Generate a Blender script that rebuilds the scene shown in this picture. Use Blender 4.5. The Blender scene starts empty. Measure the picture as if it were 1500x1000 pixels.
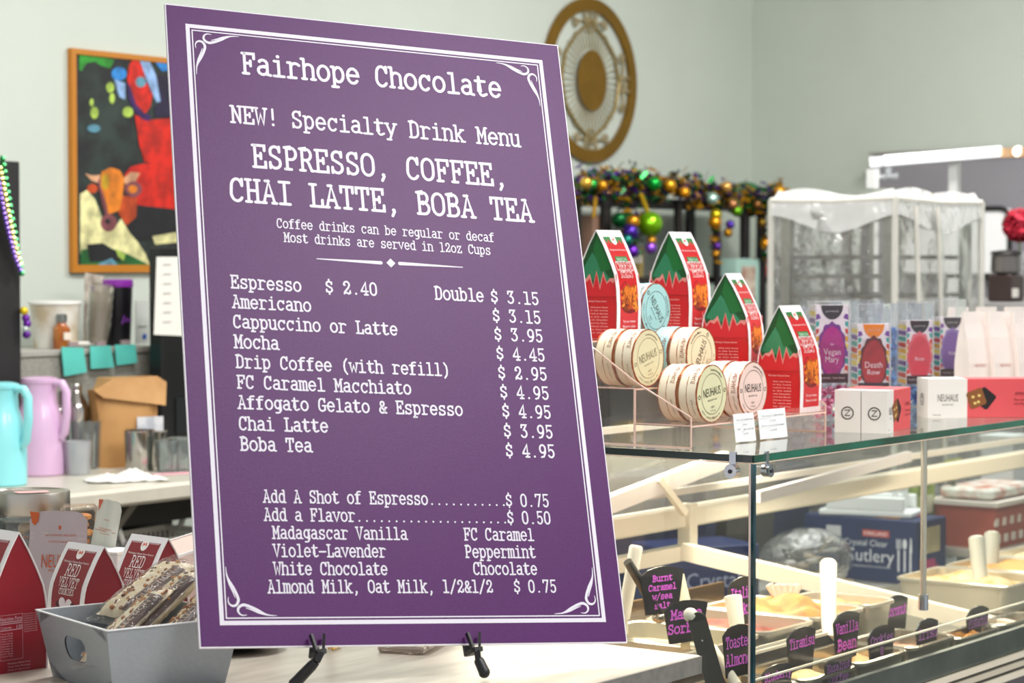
import bpy, math, random
from mathutils import Vector, Matrix
random.seed(7)
sc = bpy.context.scene
COL = sc.collection
PI = math.pi
# ---------------------------------------------------------------- camera (room axes: X along the back wall, Y towards it)
FPX = 3300.0
YAW = math.radians(-53.6)
PITCH = math.atan(110 / FPX)
CAMZ = 1.45
cam_d = bpy.data.cameras.new('camera'); cam = bpy.data.objects.new('camera', cam_d); COL.objects.link(cam)
cam.location = (0, 0, CAMZ); cam.rotation_euler = (PI / 2 - PITCH, 0, YAW)
cam_d.sensor_width = 36.0; cam_d.lens = FPX / 1500 * 36
cam_d.clip_start = 0.05; cam_d.clip_end = 60
cam_d.dof.use_dof = True; cam_d.dof.focus_distance = 3.36; cam_d.dof.aperture_fstop = 6.8
sc.camera = cam
sc.view_settings.view_transform = 'Standard'; sc.view_settings.look = 'None'
sc.view_settings.exposure = 0.0; sc.view_settings.gamma = 1.0; sc.view_settings.use_curve_mapping = False
sc.cycles.transparent_max_bounces = 24; sc.cycles.max_bounces = 8; sc.cycles.sample_clamp_indirect = 6
sc.cycles.use_denoising = True
w = bpy.data.worlds.new('world'); sc.world = w; w.use_nodes = True
w.node_tree.nodes['Background'].inputs[0].default_value = (0.93, 0.97, 1.0, 1)
w.node_tree.nodes['Background'].inputs[1].default_value = 0.72

def area(name, loc, aim, sx, sy, power, col=(1, 1, 1)):
    d = bpy.data.lights.new(name, 'AREA'); d.shape = 'RECTANGLE'; d.size = sx; d.size_y = sy; d.energy = power; d.color = col
    o = bpy.data.objects.new(name, d); COL.objects.link(o); o.location = loc
    o.rotation_euler = (Vector(aim) - Vector(loc)).to_track_quat('-Z', 'Y').to_euler(); return o
area('ceiling_light', (3.4, 3.0, 3.25), (3.4, 3.2, 0), 1.2, 0.6, 62, (1, .99, .97))
area('ceiling_light', (2.5, 0.35, 3.25), (2.4, 1.2, .9), 1.2, 1.2, 105, (1, .98, .96))
area('ceiling_light', (6.2, 2.6, 3.25), (6.5, 2.9, 0), 1.2, 0.6, 85, (1, .98, .96))
area('ceiling_light', (4.6, -0.2, 3.25), (4.5, 1.4, 0.9), 1.2, 0.6, 45, (1, .98, .96))
area('case_light', (3.75, 2.44, 1.12), (3.75, 2.44, 0), 1.2, 0.03, 9.5, (1, .84, .64))
area('case_light', (3.75, 1.95, 1.12), (3.75, 1.95, 0), 1.2, 0.03, 5.5, (1, .84, .64))
area('case_light', (5.2, 2.3, 1.12), (5.2, 2.3, 0), 1.2, 0.03, 3.5, (1, .84, .64))

# ---------------------------------------------------------------- picture helpers (a pixel and a plane give a point of the room)
R_ = Vector((0.593, -0.805, 0)).normalized(); F_ = Vector((0.805, 0.593, 0)).normalized()
FP = F_ * math.cos(PITCH) - Vector((0, 0, 1)) * math.sin(PITCH)
UP = F_ * math.sin(PITCH) + Vector((0, 0, 1)) * math.cos(PITCH)
C0 = Vector((0, 0, CAMZ))
def ray(px, py): return FP + R_ * ((px - 750) / FPX) + UP * ((500 - py) / FPX)
def Pd(px, py, d): r = ray(px, py); return C0 + r * (d / r.dot(F_))
def Pz(px, py, z): r = ray(px, py); return C0 + r * ((z - CAMZ) / r.z)
def Py(px, py, y): r = ray(px, py); return C0 + r * (y / r.y)
def Px(px, py, x): r = ray(px, py); return C0 + r * (x / r.x)

# ---------------------------------------------------------------- materials
def lin(h):
    if isinstance(h, str):
        h = h.lstrip('#'); c = [int(h[i:i + 2], 16) / 255 for i in (0, 2, 4)]
    else: c = h
    return tuple((v / 12.92 if v <= .04045 else ((v + .055) / 1.055) ** 2.4) for v in c) + (1,)
MC = {}
def M(hexc, rough=.5, metal=0, var=.0, scale=20, hex2=None, bump=0, emit=0, coat=0, spec=.5, stretch=None, key=''):
    k = (hexc, rough, metal, var, scale, hex2, bump, emit, coat, spec, stretch, key)
    if k in MC: return MC[k]
    m = bpy.data.materials.new('mat_%03d' % len(MC)); m.use_nodes = True; MC[k] = m
    nt = m.node_tree; b = nt.nodes['Principled BSDF']
    b.inputs['Base Color'].default_value = lin(hexc); b.inputs['Roughness'].default_value = rough
    b.inputs['Metallic'].default_value = metal; b.inputs['Coat Weight'].default_value = coat
    b.inputs['Specular IOR Level'].default_value = spec
    tc = nt.nodes.new('ShaderNodeTexCoord'); n = nt.nodes.new('ShaderNodeTexNoise')
    n.inputs['Scale'].default_value = scale; n.inputs['Detail'].default_value = 5
    if stretch:
        mp = nt.nodes.new('ShaderNodeMapping'); mp.inputs['Scale'].default_value = stretch
        nt.links.new(tc.outputs['Object'], mp.inputs[0]); nt.links.new(mp.outputs[0], n.inputs['Vector'])
    else: nt.links.new(tc.outputs['Object'], n.inputs['Vector'])
    if hex2 or var:
        mx = nt.nodes.new('ShaderNodeMix'); mx.data_type = 'RGBA'
        c = lin(hexc); c2 = lin(hex2) if hex2 else tuple(max(0, v * (1 - var)) for v in c[:3]) + (1,)
        mx.inputs[6].default_value = c; mx.inputs[7].default_value = c2
        rp = nt.nodes.new('ShaderNodeMapRange'); rp.inputs[1].default_value = .4; rp.inputs[2].default_value = .62
        nt.links.new(n.outputs[0], rp.inputs[0]); nt.links.new(rp.outputs[0], mx.inputs[0])
        nt.links.new(mx.outputs[2], b.inputs['Base Color'])
    if bump:
        bp = nt.nodes.new('ShaderNodeBump'); bp.inputs['Strength'].default_value = bump; bp.inputs['Distance'].default_value = .002
        nt.links.new(n.outputs[0], bp.inputs['Height']); nt.links.new(bp.outputs[0], b.inputs['Normal'])
    if emit:
        b.inputs['Emission Color'].default_value = lin(hexc); b.inputs['Emission Strength'].default_value = emit
    return m
def CLEAR(tint='ffffff', haze=.04, hazecol='ffffff', gloss=1.0, rough=.02, wrinkle=0, key=''):
    """thin clear sheet: light passes straight, mirror reflection by fresnel, a little surface haze"""
    k = ('clear', tint, haze, hazecol, gloss, rough, wrinkle, key)
    if k in MC: return MC[k]
    m = bpy.data.materials.new('clear_%03d' % len(MC)); m.use_nodes = True; MC[k] = m
    nt = m.node_tree; nt.nodes.clear(); N = nt.nodes.new; L = nt.links.new
    out = N('ShaderNodeOutputMaterial'); t = N('ShaderNodeBsdfTransparent'); t.inputs[0].default_value = lin(tint)
    g = N('ShaderNodeBsdfGlossy'); g.inputs['Roughness'].default_value = rough; g.inputs[0].default_value = (1, 1, 1, 1)
    d = N('ShaderNodeBsdfDiffuse'); d.inputs[0].default_value = lin(hazecol)
    fr = N('ShaderNodeFresnel'); fr.inputs[0].default_value = 1.45
    mu = N('ShaderNodeMath'); mu.operation = 'MULTIPLY'; mu.inputs[1].default_value = gloss; mu.use_clamp = True
    m1 = N('ShaderNodeMixShader'); m1.inputs[0].default_value = haze
    m2 = N('ShaderNodeMixShader')
    L(t.outputs[0], m1.inputs[1]); L(d.outputs[0], m1.inputs[2]); L(m1.outputs[0], m2.inputs[1]); L(g.outputs[0], m2.inputs[2])
    L(fr.outputs[0], mu.inputs[0]); L(mu.outputs[0], m2.inputs[0]); L(m2.outputs[0], out.inputs[0])
    if wrinkle:
        tc = N('ShaderNodeTexCoord'); n = N('ShaderNodeTexNoise'); n.inputs['Scale'].default_value = wrinkle; n.inputs['Detail'].default_value = 4
        bp = N('ShaderNodeBump'); bp.inputs['Strength'].default_value = .9; bp.inputs['Distance'].default_value = .02
        L(tc.outputs['Object'], n.inputs['Vector']); L(n.outputs[0], bp.inputs['Height'])
        L(bp.outputs[0], g.inputs['Normal']); L(bp.outputs[0], fr.inputs['Normal'])
    return m

# ---------------------------------------------------------------- mesh builder
class MB:
    def __init__(s, mp=None): s.v = []; s.f = []; s.m = []; s.mi = 0; s.mp = mp; s.k = 0
    def lift(s): s.k = (s.k + 1) % 32; return s.k * 5e-6
    def add(s, vs, fs):
        b = len(s.v)
        for p in vs:
            s.v.append(tuple(s.mp(*p)) if s.mp else tuple(p))
        for f in fs: s.f.append(tuple(b + i for i in f)); s.m.append(s.mi)
        return s
    def mat(s, i): s.mi = i; return s
    def box(s, c, d, rz=0, taper=1, bev=0):
        cx, cy, cz = c; dx, dy, dz = [q / 2 for q in d]; vs = []
        co, si = math.cos(rz), math.sin(rz)
        if bev:
            rings = [(-dz, bev, taper), (-dz + bev, 0, taper), (dz - bev, 0, 1), (dz, bev, 1)]
            for (z, ins, tp) in rings:
                for (x, y) in ((-dx + bev, -dy + ins), (dx - bev, -dy + ins), (dx - ins, -dy + bev), (dx - ins, dy - bev), (dx - bev, dy - ins), (-dx + bev, dy - ins), (-dx + ins, dy - bev), (-dx + ins, -dy + bev)):
                    x *= tp; y *= tp
                    vs.append((cx + x * co - y * si, cy + x * si + y * co, cz + z))
            fs = [tuple(range(7, -1, -1)), tuple(range(24, 32))]
            for r in range(3):
                for i in range(8): j = (i + 1) % 8; fs.append((r * 8 + i, r * 8 + j, r * 8 + 8 + j, r * 8 + 8 + i))
            return s.add(vs, fs)
        for z, tp in ((-dz, taper), (dz, 1)):
            for x, y in ((-dx, -dy), (dx, -dy), (dx, dy), (-dx, dy)):
                x *= tp; y *= tp
                vs.append((cx + x * co - y * si, cy + x * si + y * co, cz + z))
        return s.add(vs, [(3, 2, 1, 0), (4, 5, 6, 7), (0, 1, 5, 4), (1, 2, 6, 5), (2, 3, 7, 6), (3, 0, 4, 7)])
    def quad(s, *p): return s.add(p, [(0, 1, 2, 3)])
    def poly(s, pts): return s.add(pts, [tuple(range(len(pts)))])
    def bar(s, a, b, w, h=None, up=(0, 0, 1)):
        a, b = Vector(a), Vector(b); h = h or w; t = (b - a).normalized(); u = Vector(up)
        sd = t.cross(u)
        if sd.length < 1e-4: sd = t.cross(Vector((1, 0, 0)))
        sd.normalize(); u = sd.cross(t)
        vs = [p + sd * x * w / 2 + u * y * h / 2 for p in (a, b) for x, y in ((-1, -1), (1, -1), (1, 1), (-1, 1))]
        return s.add(vs, [(0, 1, 2, 3), (7, 6, 5, 4), (0, 4, 5, 1), (1, 5, 6, 2), (2, 6, 7, 3), (3, 7, 4, 0)])
    def tube(s, pts, r, n=10, caps=True):
        pts = [Vector(p) for p in pts]; k = len(pts); rr = r if isinstance(r, (list, tuple)) else [r] * k
        vs = []; ref = None
        for i, p in enumerate(pts):
            t = (pts[min(i + 1, k - 1)] - pts[max(i - 1, 0)]).normalized()
            if ref is None: ref = t.orthogonal().normalized()
            ref = (ref - t * ref.dot(t)).normalized(); bn = t.cross(ref)
            for j in range(n):
                a = 2 * PI * j / n; vs.append(p + (ref * math.cos(a) + bn * math.sin(a)) * rr[i])
        fs = [(i * n + j, i * n + (j + 1) % n, (i + 1) * n + (j + 1) % n, (i + 1) * n + j) for i in range(k - 1) for j in range(n)]
        if caps: fs += [tuple(range(n - 1, -1, -1)), tuple((k - 1) * n + j for j in range(n))]
        return s.add(vs, fs)
    def lathe(s, prof, n=28, c=(0, 0, 0), axis='z', cap=True):
        vs = []
        for (r, z) in prof:
            for j in range(n):
                a = 2 * PI * j / n; x, y = r * math.cos(a), r * math.sin(a)
                vs.append((c[0] + x, c[1] + y, c[2] + z) if axis == 'z' else (c[0] + x, c[1] + z, c[2] + y))
        k = len(prof); fs = [(i * n + j, i * n + (j + 1) % n, (i + 1) * n + (j + 1) % n, (i + 1) * n + j) for i in range(k - 1) for j in range(n)]
        if cap: fs += [tuple(range(n - 1, -1, -1)), tuple((k - 1) * n + j for j in range(n))]
        return s.add(vs, fs)
    def sphere(s, c, r, n=10, m=6, sc_=(1, 1, 1)):
        vs = [(c[0], c[1], c[2] + r * sc_[2])]
        for i in range(1, m):
            ph = PI * i / m
            for j in range(n):
                a = 2 * PI * j / n; vs.append((c[0] + r * sc_[0] * math.sin(ph) * math.cos(a), c[1] + r * sc_[1] * math.sin(ph) * math.sin(a), c[2] + r * sc_[2] * math.cos(ph)))
        vs.append((c[0], c[1], c[2] - r * sc_[2])); L = len(vs) - 1
        fs = [(0, 1 + j, 1 + (j + 1) % n) for j in range(n)]
        for i in range(m - 2):
            for j in range(n): a = 1 + i * n + j; b = 1 + i * n + (j + 1) % n; fs.append((a, a + n, b + n, b))
        fs += [(L, 1 + (m - 2) * n + (j + 1) % n, 1 + (m - 2) * n + j) for j in range(n)]
        return s.add(vs, fs)
    def disc(s, c, rx, ry=None, n=20, z=0):
        ry = ry or rx; z += s.lift()
        return s.add([(c[0] + rx * math.cos(2 * PI * i / n), c[1] + ry * math.sin(2 * PI * i / n), z) for i in range(n)], [tuple(range(n))])
    def ring(s, c, r0, r1, n=40, z=0, sy=1, a0=0, a1=360):
        vs = []; 
        for i in range(n + 1):
            a = math.radians(a0 + (a1 - a0) * i / n); vs += [(c[0] + r0 * math.cos(a), c[1] + sy * r0 * math.sin(a), z), (c[0] + r1 * math.cos(a), c[1] + sy * r1 * math.sin(a), z)]
        return s.add(vs, [(2 * i, 2 * i + 1, 2 * i + 3, 2 * i + 2) for i in range(n)])
    def stroke(s, pts, w, z=0, ends=True):
        """flat brush line with round ends; w a number or one width per point"""
        z += s.lift(); pts = [Vector((p[0], p[1])) for p in pts]; k = len(pts); ww = w if isinstance(w, (list, tuple)) else [w] * k
        vs = []
        for i, p in enumerate(pts):
            d0 = (p - pts[i - 1]).normalized() if i else None; d1 = (pts[i + 1] - p).normalized() if i < k - 1 else None
            t = (d0 + d1) if (d0 and d1) else (d0 or d1)
            if t.length < .3: t = d1
            t = t.normalized(); nrm = Vector((-t.y, t.x)); m = 1
            if d0 and d1: m = 1 / max(.55, nrm.dot(Vector((-d1.y, d1.x))))
            h = ww[i] / 2 * m
            vs += [(p.x + nrm.x * h, p.y + nrm.y * h, z), (p.x - nrm.x * h, p.y - nrm.y * h, z)]
        s.add(vs, [(2 * i, 2 * i + 1, 2 * i + 3, 2 * i + 2) for i in range(k - 1)])
        if ends:
            for i in (0, k - 1): s.disc(pts[i], ww[i] / 2, n=8, z=z)
        return s
    def build(s, name, mats, parent=None, smooth=False, M4=None):
        me = bpy.data.meshes.new(name); me.from_pydata([tuple(v) for v in s.v], [], s.f)
        mats = mats if isinstance(mats, (list, tuple)) else [mats]
        for m in mats: me.materials.append(m)
        if len(mats) > 1: me.polygons.foreach_set('material_index', s.m)
        if smooth:
            me.polygons.foreach_set('use_smooth', [True] * len(me.polygons))
            try: me.set_sharp_from_angle(angle=math.radians(38))
            except Exception: pass
        me.update()
        o = bpy.data.objects.new(name, me); COL.objects.link(o)
        if parent: o.parent = parent
        if M4: o.matrix_world = M4
        return o
def tag(o, label, cat, group=None, kind=None):
    o['label'] = label; o['category'] = cat
    if group: o['group'] = group
    if kind: o['kind'] = kind
    return o
def thing(name, label, cat, loc=(0, 0, 0), rz=0, group=None, mat=None):
    o = bpy.data.objects.new(name, None); COL.objects.link(o); o.empty_display_size = .05
    if mat is not None: o.matrix_world = mat
    else: o.location = loc; o.rotation_euler = (0, 0, rz)
    return tag(o, label, cat, group)
def struct(o): o['kind'] = 'structure'; return o
def dup(root, loc, rz=0, label=None, group=None):
    kids = {}
    for ch in root.children_recursive: kids.setdefault(ch.parent, []).append(ch)
    def cp(o, par):
        c = o.copy(); COL.objects.link(c)
        if par: c.parent = par
        for k in kids.get(o, []): cp(k, c)
        return c
    r = cp(root, None); r.location = loc; r.rotation_euler = (0, 0, rz)
    if label: r['label'] = label
    if group: r['group'] = group
    return r

# ---------------------------------------------------------------- lettering: a slab-serif typewriter alphabet drawn with strokes
def arc(cx, cy, rx, ry, a0, a1, n=9): return [(cx + rx * math.cos(math.radians(a0 + (a1 - a0) * i / n)), cy + ry * math.sin(math.radians(a0 + (a1 - a0) * i / n))) for i in range(n + 1)]
H, X_, D_ = 1.4, 1.04, -.36
def sl(x, y, h=.16): return [(x - h, y), (x + h, y)]
def V_(x, y0=0, y1=H): return [(x, y0), (x, y1)]
mid = X_ / 2
G = {
 'A': [[(.17, 0), (.5, H - .02), (.83, 0)], [(.3, H), (.52, H)], [(.28, .46), (.72, .46)], sl(.17, 0, .13), sl(.83, 0, .13)],
 'B': [V_(.24), [(.1, H), (.52, H)] + arc(.52, 1.06, .28, .34, 90, -90) , [(.24, .72), (.54, .72)] + arc(.54, .36, .32, .36, 90, -90) + [(.1, 0)]],
 'C': [[(.82, 1.0)] + arc(.5, .9, .33, .5, 20, 180) + arc(.5, .5, .36, .5, 180, 325), [(.83, H), (.83, .98)]],
 'D': [V_(.24), [(.1, H), (.46, H)] + arc(.46, .98, .38, .42, 90, 0, 6) + arc(.46, .42, .38, .42, 0, -90, 6) + [(.1, 0)]],
 'E': [V_(.24), [(.1, H), (.84, H), (.84, 1.08)], [(.1, 0), (.88, 0), (.88, .36)], [(.24, .72), (.6, .72)], [(.6, .9), (.6, .54)]],
 'F': [V_(.26), [(.12, H), (.88, H), (.88, 1.06)], [(.26, .72), (.64, .72)], [(.64, .9), (.64, .54)], [(.12, 0), (.5, 0)]],
 'G': [arc(.5, .9, .33, .5, 25, 180) + arc(.5, .5, .36, .5, 180, 320), [(.8, H), (.8, 1.0)], [(.56, .6), (.94, .6)], [(.82, .6), (.82, .12)]],
 'H': [V_(.22), V_(.78), [(.22, .72), (.78, .72)], sl(.22, 0), sl(.78, 0), sl(.22, H), sl(.78, H)],
 'I': [V_(.5), sl(.5, 0, .32), sl(.5, H, .32)],
 'K': [V_(.22), [(.78, H), (.24, .62)], [(.4, .76), (.82, 0)], sl(.22, 0), sl(.82, 0, .13), sl(.22, H), sl(.78, H, .13)],
 'L': [V_(.32), sl(.32, H, .2), [(.12, 0), (.88, 0), (.88, .42)]],
 'M': [V_(.2), V_(.8), [(.2, H), (.5, .55), (.8, H)], sl(.18, 0, .16), sl(.82, 0, .16), [(.04, H), (.22, H)], [(.78, H), (.96, H)]],
 'N': [V_(.22), V_(.8), [(.22, H), (.8, .02)], sl(.2, 0), [(.04, H), (.26, H)], sl(.8, H, .16)],
 'O': [arc(.5, .9, .37, .5, 0, 180) + arc(.5, .5, .37, .5, 180, 360) + [(.87, .9)]],
 'P': [V_(.26), [(.12, H), (.54, H)] + arc(.54, 1.02, .3, .38, 90, -90) + [(.26, .64)], [(.12, 0), (.52, 0)]],
 'R': [V_(.24), [(.1, H), (.52, H)] + arc(.52, 1.04, .28, .36, 90, -90) + [(.24, .68)], [(.5, .68), (.64, .5), (.82, 0)], sl(.24, 0, .16), [(.8, 0), (.95, 0)]],
 'S': [[(.78, 1.08)] + arc(.5, 1.07, .3, .33, 30, 180, 7) + [(.24, .86), (.5, .72), (.76, .56)] + arc(.5, .34, .32, .34, 20, -150, 9), [(.78, H), (.78, 1.06)], [(.18, 0), (.18, .36)]],
 'T': [V_(.5), [(.12, 1.02), (.12, H), (.88, H), (.88, 1.02)], sl(.5, 0, .22)],
 'U': [[(.2, H), (.2, .4)] + arc(.5, .36, .3, .36, 180, 360) + [(.8, H)], sl(.2, H), sl(.8, H)],
 'V': [[(.16, H), (.5, 0), (.84, H)], sl(.16, H, .14), sl(.84, H, .14)],
 'W': [[(.12, H), (.28, .02), (.5, .9), (.72, .02), (.88, H)], sl(.12, H, .13), sl(.88, H, .13)],
 'Z': [[(.16, 1.05), (.16, H), (.82, H), (.14, 0), (.86, 0), (.86, .36)]],
 'a': [[(.24, .9)] + arc(.46, .78, .28, .26, 140, 0, 6) + [(.74, .05), (.94, 0)], arc(.44, .3, .3, .28, 60, 330, 10), [(.74, .62), (.5, .6), (.3, .52)], [(.7, .2), (.74, .3)]],
 'b': [V_(.22), [(.06, H), (.22, H)], arc(.52, mid, .32, mid, 150, -150, 12), [(.08, 0), (.22, 0)]],
 'c': [[(.8, .8)] + arc(.5, mid, .34, mid, 45, 315, 12), [(.82, X_), (.82, .76)]],
 'd': [V_(.76), [(.58, H), (.76, H)], arc(.46, mid, .32, mid, 30, 330, 12), [(.76, 0), (.94, 0)]],
 'e': [[(.16, .54), (.86, .54)] + arc(.5, mid, .36, mid, 5, 320, 13)],
 'f': [[(.4, 0), (.4, 1.14)] + arc(.62, 1.14, .22, .26, 180, 90, 5) + [(.86, H)], [(.14, X_), (.78, X_)], [(.14, 0), (.7, 0)]],
 'g': [arc(.46, .58, .3, .46, 30, 330, 12), [(.76, X_), (.76, -.1)] + arc(.5, -.1, .26, .26, 0, -90, 5) + [(.26, D_)], [(.76, X_), (.94, X_)]],
 'h': [V_(.2), [(.04, H), (.2, H)], [(.2, .76)] + arc(.5, .74, .3, .3, 150, 0, 7) + [(.8, 0)], sl(.2, 0, .14), sl(.8, 0, .14)],
 'i': [[(.5, 0), (.5, X_), (.22, X_)], sl(.5, 0, .34), [(.48, 1.38), (.48, 1.385)]],
 'k': [V_(.22), [(.06, H), (.22, H)], [(.74, X_), (.24, .42)], [(.42, .56), (.78, 0)], sl(.22, 0, .14), sl(.8, 0, .15), sl(.74, X_, .14)],
 'l': [[(.5, 0), (.5, H), (.24, H)], sl(.5, 0, .36)],
 'm': [V_(.14, 0, X_), [(.0, X_), (.14, X_)], [(.14, .86)] + arc(.32, .86, .17, .18, 150, 0, 5) + [(.5, 0)], [(.5, .86)] + arc(.68, .86, .17, .18, 150, 0, 5) + [(.86, 0)], sl(.14, 0, .1), sl(.52, 0, .08), sl(.88, 0, .1)],
 'n': [V_(.2, 0, X_), [(.04, X_), (.2, X_)], [(.2, .76)] + arc(.5, .74, .3, .3, 150, 0, 7) + [(.8, 0)], sl(.2, 0, .14), sl(.8, 0, .14)],
 'o': [arc(.5, mid, .37, mid, 0, 360, 18)],
 'p': [V_(.22, D_, X_), [(.06, X_), (.22, X_)], arc(.52, mid, .32, mid, 150, -150, 12), [(.06, D_), (.46, D_)]],
 'r': [V_(.32, 0, X_), [(.12, X_), (.32, X_)], [(.32, .7)] + arc(.62, .72, .3, .3, 160, 60, 6) + [(.88, .9)], [(.1, 0), (.64, 0)]],
 's': [[(.76, .84)] + arc(.5, .79, .29, .25, 30, 180, 6) + [(.28, .6), (.5, .53), (.74, .43)] + arc(.5, .25, .31, .25, 15, -150, 8), [(.77, X_), (.77, .8)], [(.19, 0), (.19, .27)]],
 't': [[(.38, 1.34), (.38, .26)] + arc(.6, .26, .22, .26, 180, 280, 6) + [(.86, .12)], [(.12, X_), (.8, X_)]],
 'u': [[(.04, X_), (.2, X_), (.2, .32)] + arc(.46, .3, .26, .3, 180, 320, 6) + [(.76, .22)], [(.6, X_), (.78, X_), (.78, 0), (.94, 0)]],
 'v': [[(.14, X_), (.5, 0), (.86, X_)], sl(.14, X_, .13), sl(.86, X_, .13)],
 'w': [[(.1, X_), (.28, .02), (.5, .75), (.72, .02), (.9, X_)], sl(.1, X_, .11), sl(.9, X_, .11)],
 'y': [[(.14, X_), (.5, .06)], [(.86, X_), (.5, .06), (.34, D_), (.12, D_)], sl(.14, X_, .13), sl(.86, X_, .13), [(.12, D_), (.46, D_)]],
 'z': [[(.2, .78), (.2, X_), (.78, X_), (.18, 0), (.82, 0), (.82, .26)]],
 '0': [arc(.5, .92, .33, .48, 0, 180) + arc(.5, .48, .33, .48, 180, 360) + [(.83, .92)]],
 '1': [[(.2, H), (.52, H), (.52, 0)], sl(.52, 0, .32)],
 '2': [[(.2, .98)] + arc(.48, 1.04, .3, .36, 175, -10, 9) + [(.66, .7), (.2, .16), (.2, .04)] + [(.4, .14), (.66, .02), (.84, .1), (.84, .34)], [(.22, 1.0), (.3, .98)]],
 '3': [[(.2, 1.1), (.24, H), (.78, H), (.48, .84)] + arc(.46, .42, .34, .42, 80, -150, 9)],
 '4': [[(.66, 0), (.66, H), (.14, .46), (.14, .38), (.88, .38)], sl(.66, 0, .2)],
 '5': [[(.8, H), (.26, H), (.24, .72)] + arc(.48, .44, .33, .44, 125, -150, 10)],
 '7': [[(.18, 1.14), (.18, H), (.82, H), (.46, 0)]],
 '9': [arc(.5, .95, .32, .45, 0, 360, 16), [(.82, .95), (.8, .5), (.6, .08), (.3, 0)]],
 '8': [arc(.5, 1.05, .28, .35, 0, 360, 14), arc(.5, .36, .33, .36, 0, 360, 14)],
 '6': [arc(.5, .42, .32, .42, 0, 360, 16), [(.18, .42), (.22, .9), (.42, 1.3), (.72, H)]],
 '$': [[(.78, 1.02)] + arc(.5, 1.02, .29, .26, 20, 180, 7) + [(.26, .84), (.5, .7), (.75, .56)] + arc(.5, .36, .31, .26, 20, -160, 9), [(.5, 1.28), (.5, 1.52)], [(.5, .1), (.5, -.14)], [(.78, 1.22), (.78, 1.0)], [(.2, .14), (.2, .38)]],
 '&': [[(.9, .02), (.76, .02), (.3, .86)] + arc(.46, 1.06, .2, .24, 200, -10, 8) + [(.6, .86), (.3, .66), (.16, .4)] + arc(.42, .32, .27, .32, 180, 300, 6) + [(.66, .2), (.8, .62), (.92, .62)]],
 '!': [[(.5, H), (.5, .52)], [(.5, .06), (.5, .07)]],
 ',': [[(.52, .1), (.54, 0), (.4, -.28)], [(.5, .1), (.5, .11)]],
 '.': [[(.5, .06), (.5, .07)]],
 '(': [[(.72, 1.5), (.46, 1.1), (.4, .6), (.46, .1), (.72, -.28)]],
 ')': [[(.28, 1.5), (.54, 1.1), (.6, .6), (.54, .1), (.28, -.28)]],
 '/': [[(.14, -.16), (.86, 1.5)]],
 '-': [[(.08, .58), (.92, .58)]],
 "'": [[(.5, H), (.5, 1.1)]],
}
def typed(mb, text, x, y, adv, hs=1.0, wt=.19, z=0, dots=.24, sx=1.0):
    """writes text from x on baseline y; adv cell width; hs stretches the height"""
    for i, ch in enumerate(text):
        for st in G.get(ch, []):
            dot = len(st) == 2 and abs(st[0][0] - st[1][0]) < .001 and abs(st[0][1] - st[1][1]) < .011
            pts = [(x + (i + .5 + (p[0] - .5) * sx) * adv, y + p[1] * adv * hs) for p in st]
            if dot: mb.disc(pts[0], dots / 2 * adv * 1.05, n=10, z=z)
            else: mb.stroke(pts, wt * adv, z=z)
    return mb
_fc = {}
def sans(text):
    """2-D outline mesh of a word in the built-in sans face, one unit tall"""
    if text in _fc: return _fc[text]
    c = bpy.data.curves.new('t', 'FONT'); c.body = text; c.resolution_u = 2; o = bpy.data.objects.new('t', c); COL.objects.link(o)
    dg = bpy.context.evaluated_depsgraph_get(); me = bpy.data.meshes.new_from_object(o.evaluated_get(dg))
    vs = [tuple(v.co) for v in me.vertices]; fs = [tuple(p.vertices) for p in me.polygons]
    bpy.data.objects.remove(o); bpy.data.curves.remove(c); bpy.data.meshes.remove(me)
    _fc[text] = (vs, fs); return _fc[text]
def plain(mb, text, cx, cy, width, height=None, z=0, bold=0, rot=0, slant=0):
    """centred word of given width and cap height"""
    vs, fs = sans(text)
    if not vs: return mb
    x0 = min(v[0] for v in vs); x1 = max(v[0] for v in vs); kx = width / max(1e-6, x1 - x0); ky = (height / .72) if height else kx
    co, si = math.cos(rot), math.sin(rot); out = []
    for v in vs:
        y = v[1] * ky - (.36 * ky); x = (v[0] - (x0 + x1) / 2) * kx + slant * y
        out.append((cx + x * co - y * si, cy + x * si + y * co, z))
    return mb.add(out, fs)
# ================================================================ the room
WY, WX = 4.88, 8.34
wallm = M('ccd4ca', .85, var=.03, scale=3, bump=.1)
struct(MB().box((3.4, WY + .06, 1.65), (10.0, .12, 3.3)).build('wall_back', wallm))
struct(MB().box((WX + .06, 1.0, 1.65), (.12, 7.88, 3.3)).build('wall_right', M('c3cbc0', .85, var=.03, scale=3, bump=.1)))
struct(MB().box((3.4, 1.0, -.05), (10.1, 8.0, .1)).build('floor', M('6b6258', .6, var=.2, scale=8)))
struct(MB().box((3.4, 1.0, 3.36), (10.1, 8.0, .1)).build('ceiling', M('e8e8e4', .9)))

# ================================================================ front counter
cX0, cX1, cY0, cY1, cT = .7, 2.712, 1.667, 3.05, .9
cnt = thing('counter', 'pale marbled grey counter under the purple menu board', 'counter', (1.7, 2.35, 0))
MB().box(((cX0 + cX1) / 2 - 1.7, (cY0 + cY1) / 2 - 2.35, cT - .013), (cX1 - cX0, cY1 - cY0, .026), bev=.0015).build('worktop', M('d2cabc', .3, hex2='b5ada0', scale=5, stretch=(1, 5, 1)), cnt)
MB().box(((cX0 + cX1) / 2 - 1.7, (cY0 + cY1) / 2 - 2.35, .437), (cX1 - cX0 - .06, cY1 - cY0 - .06, .874)).build('base_cabinet', M('8d8b86', .6), cnt)
MB().box(((cX0 + cX1) / 2 - 1.7, cY0 - 2.35 - .0011, cT - .013), (cX1 - cX0 - .002, .002, .0245)).build('edge_band', M('7f7d77', .55, var=.2, scale=60), cnt)

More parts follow.
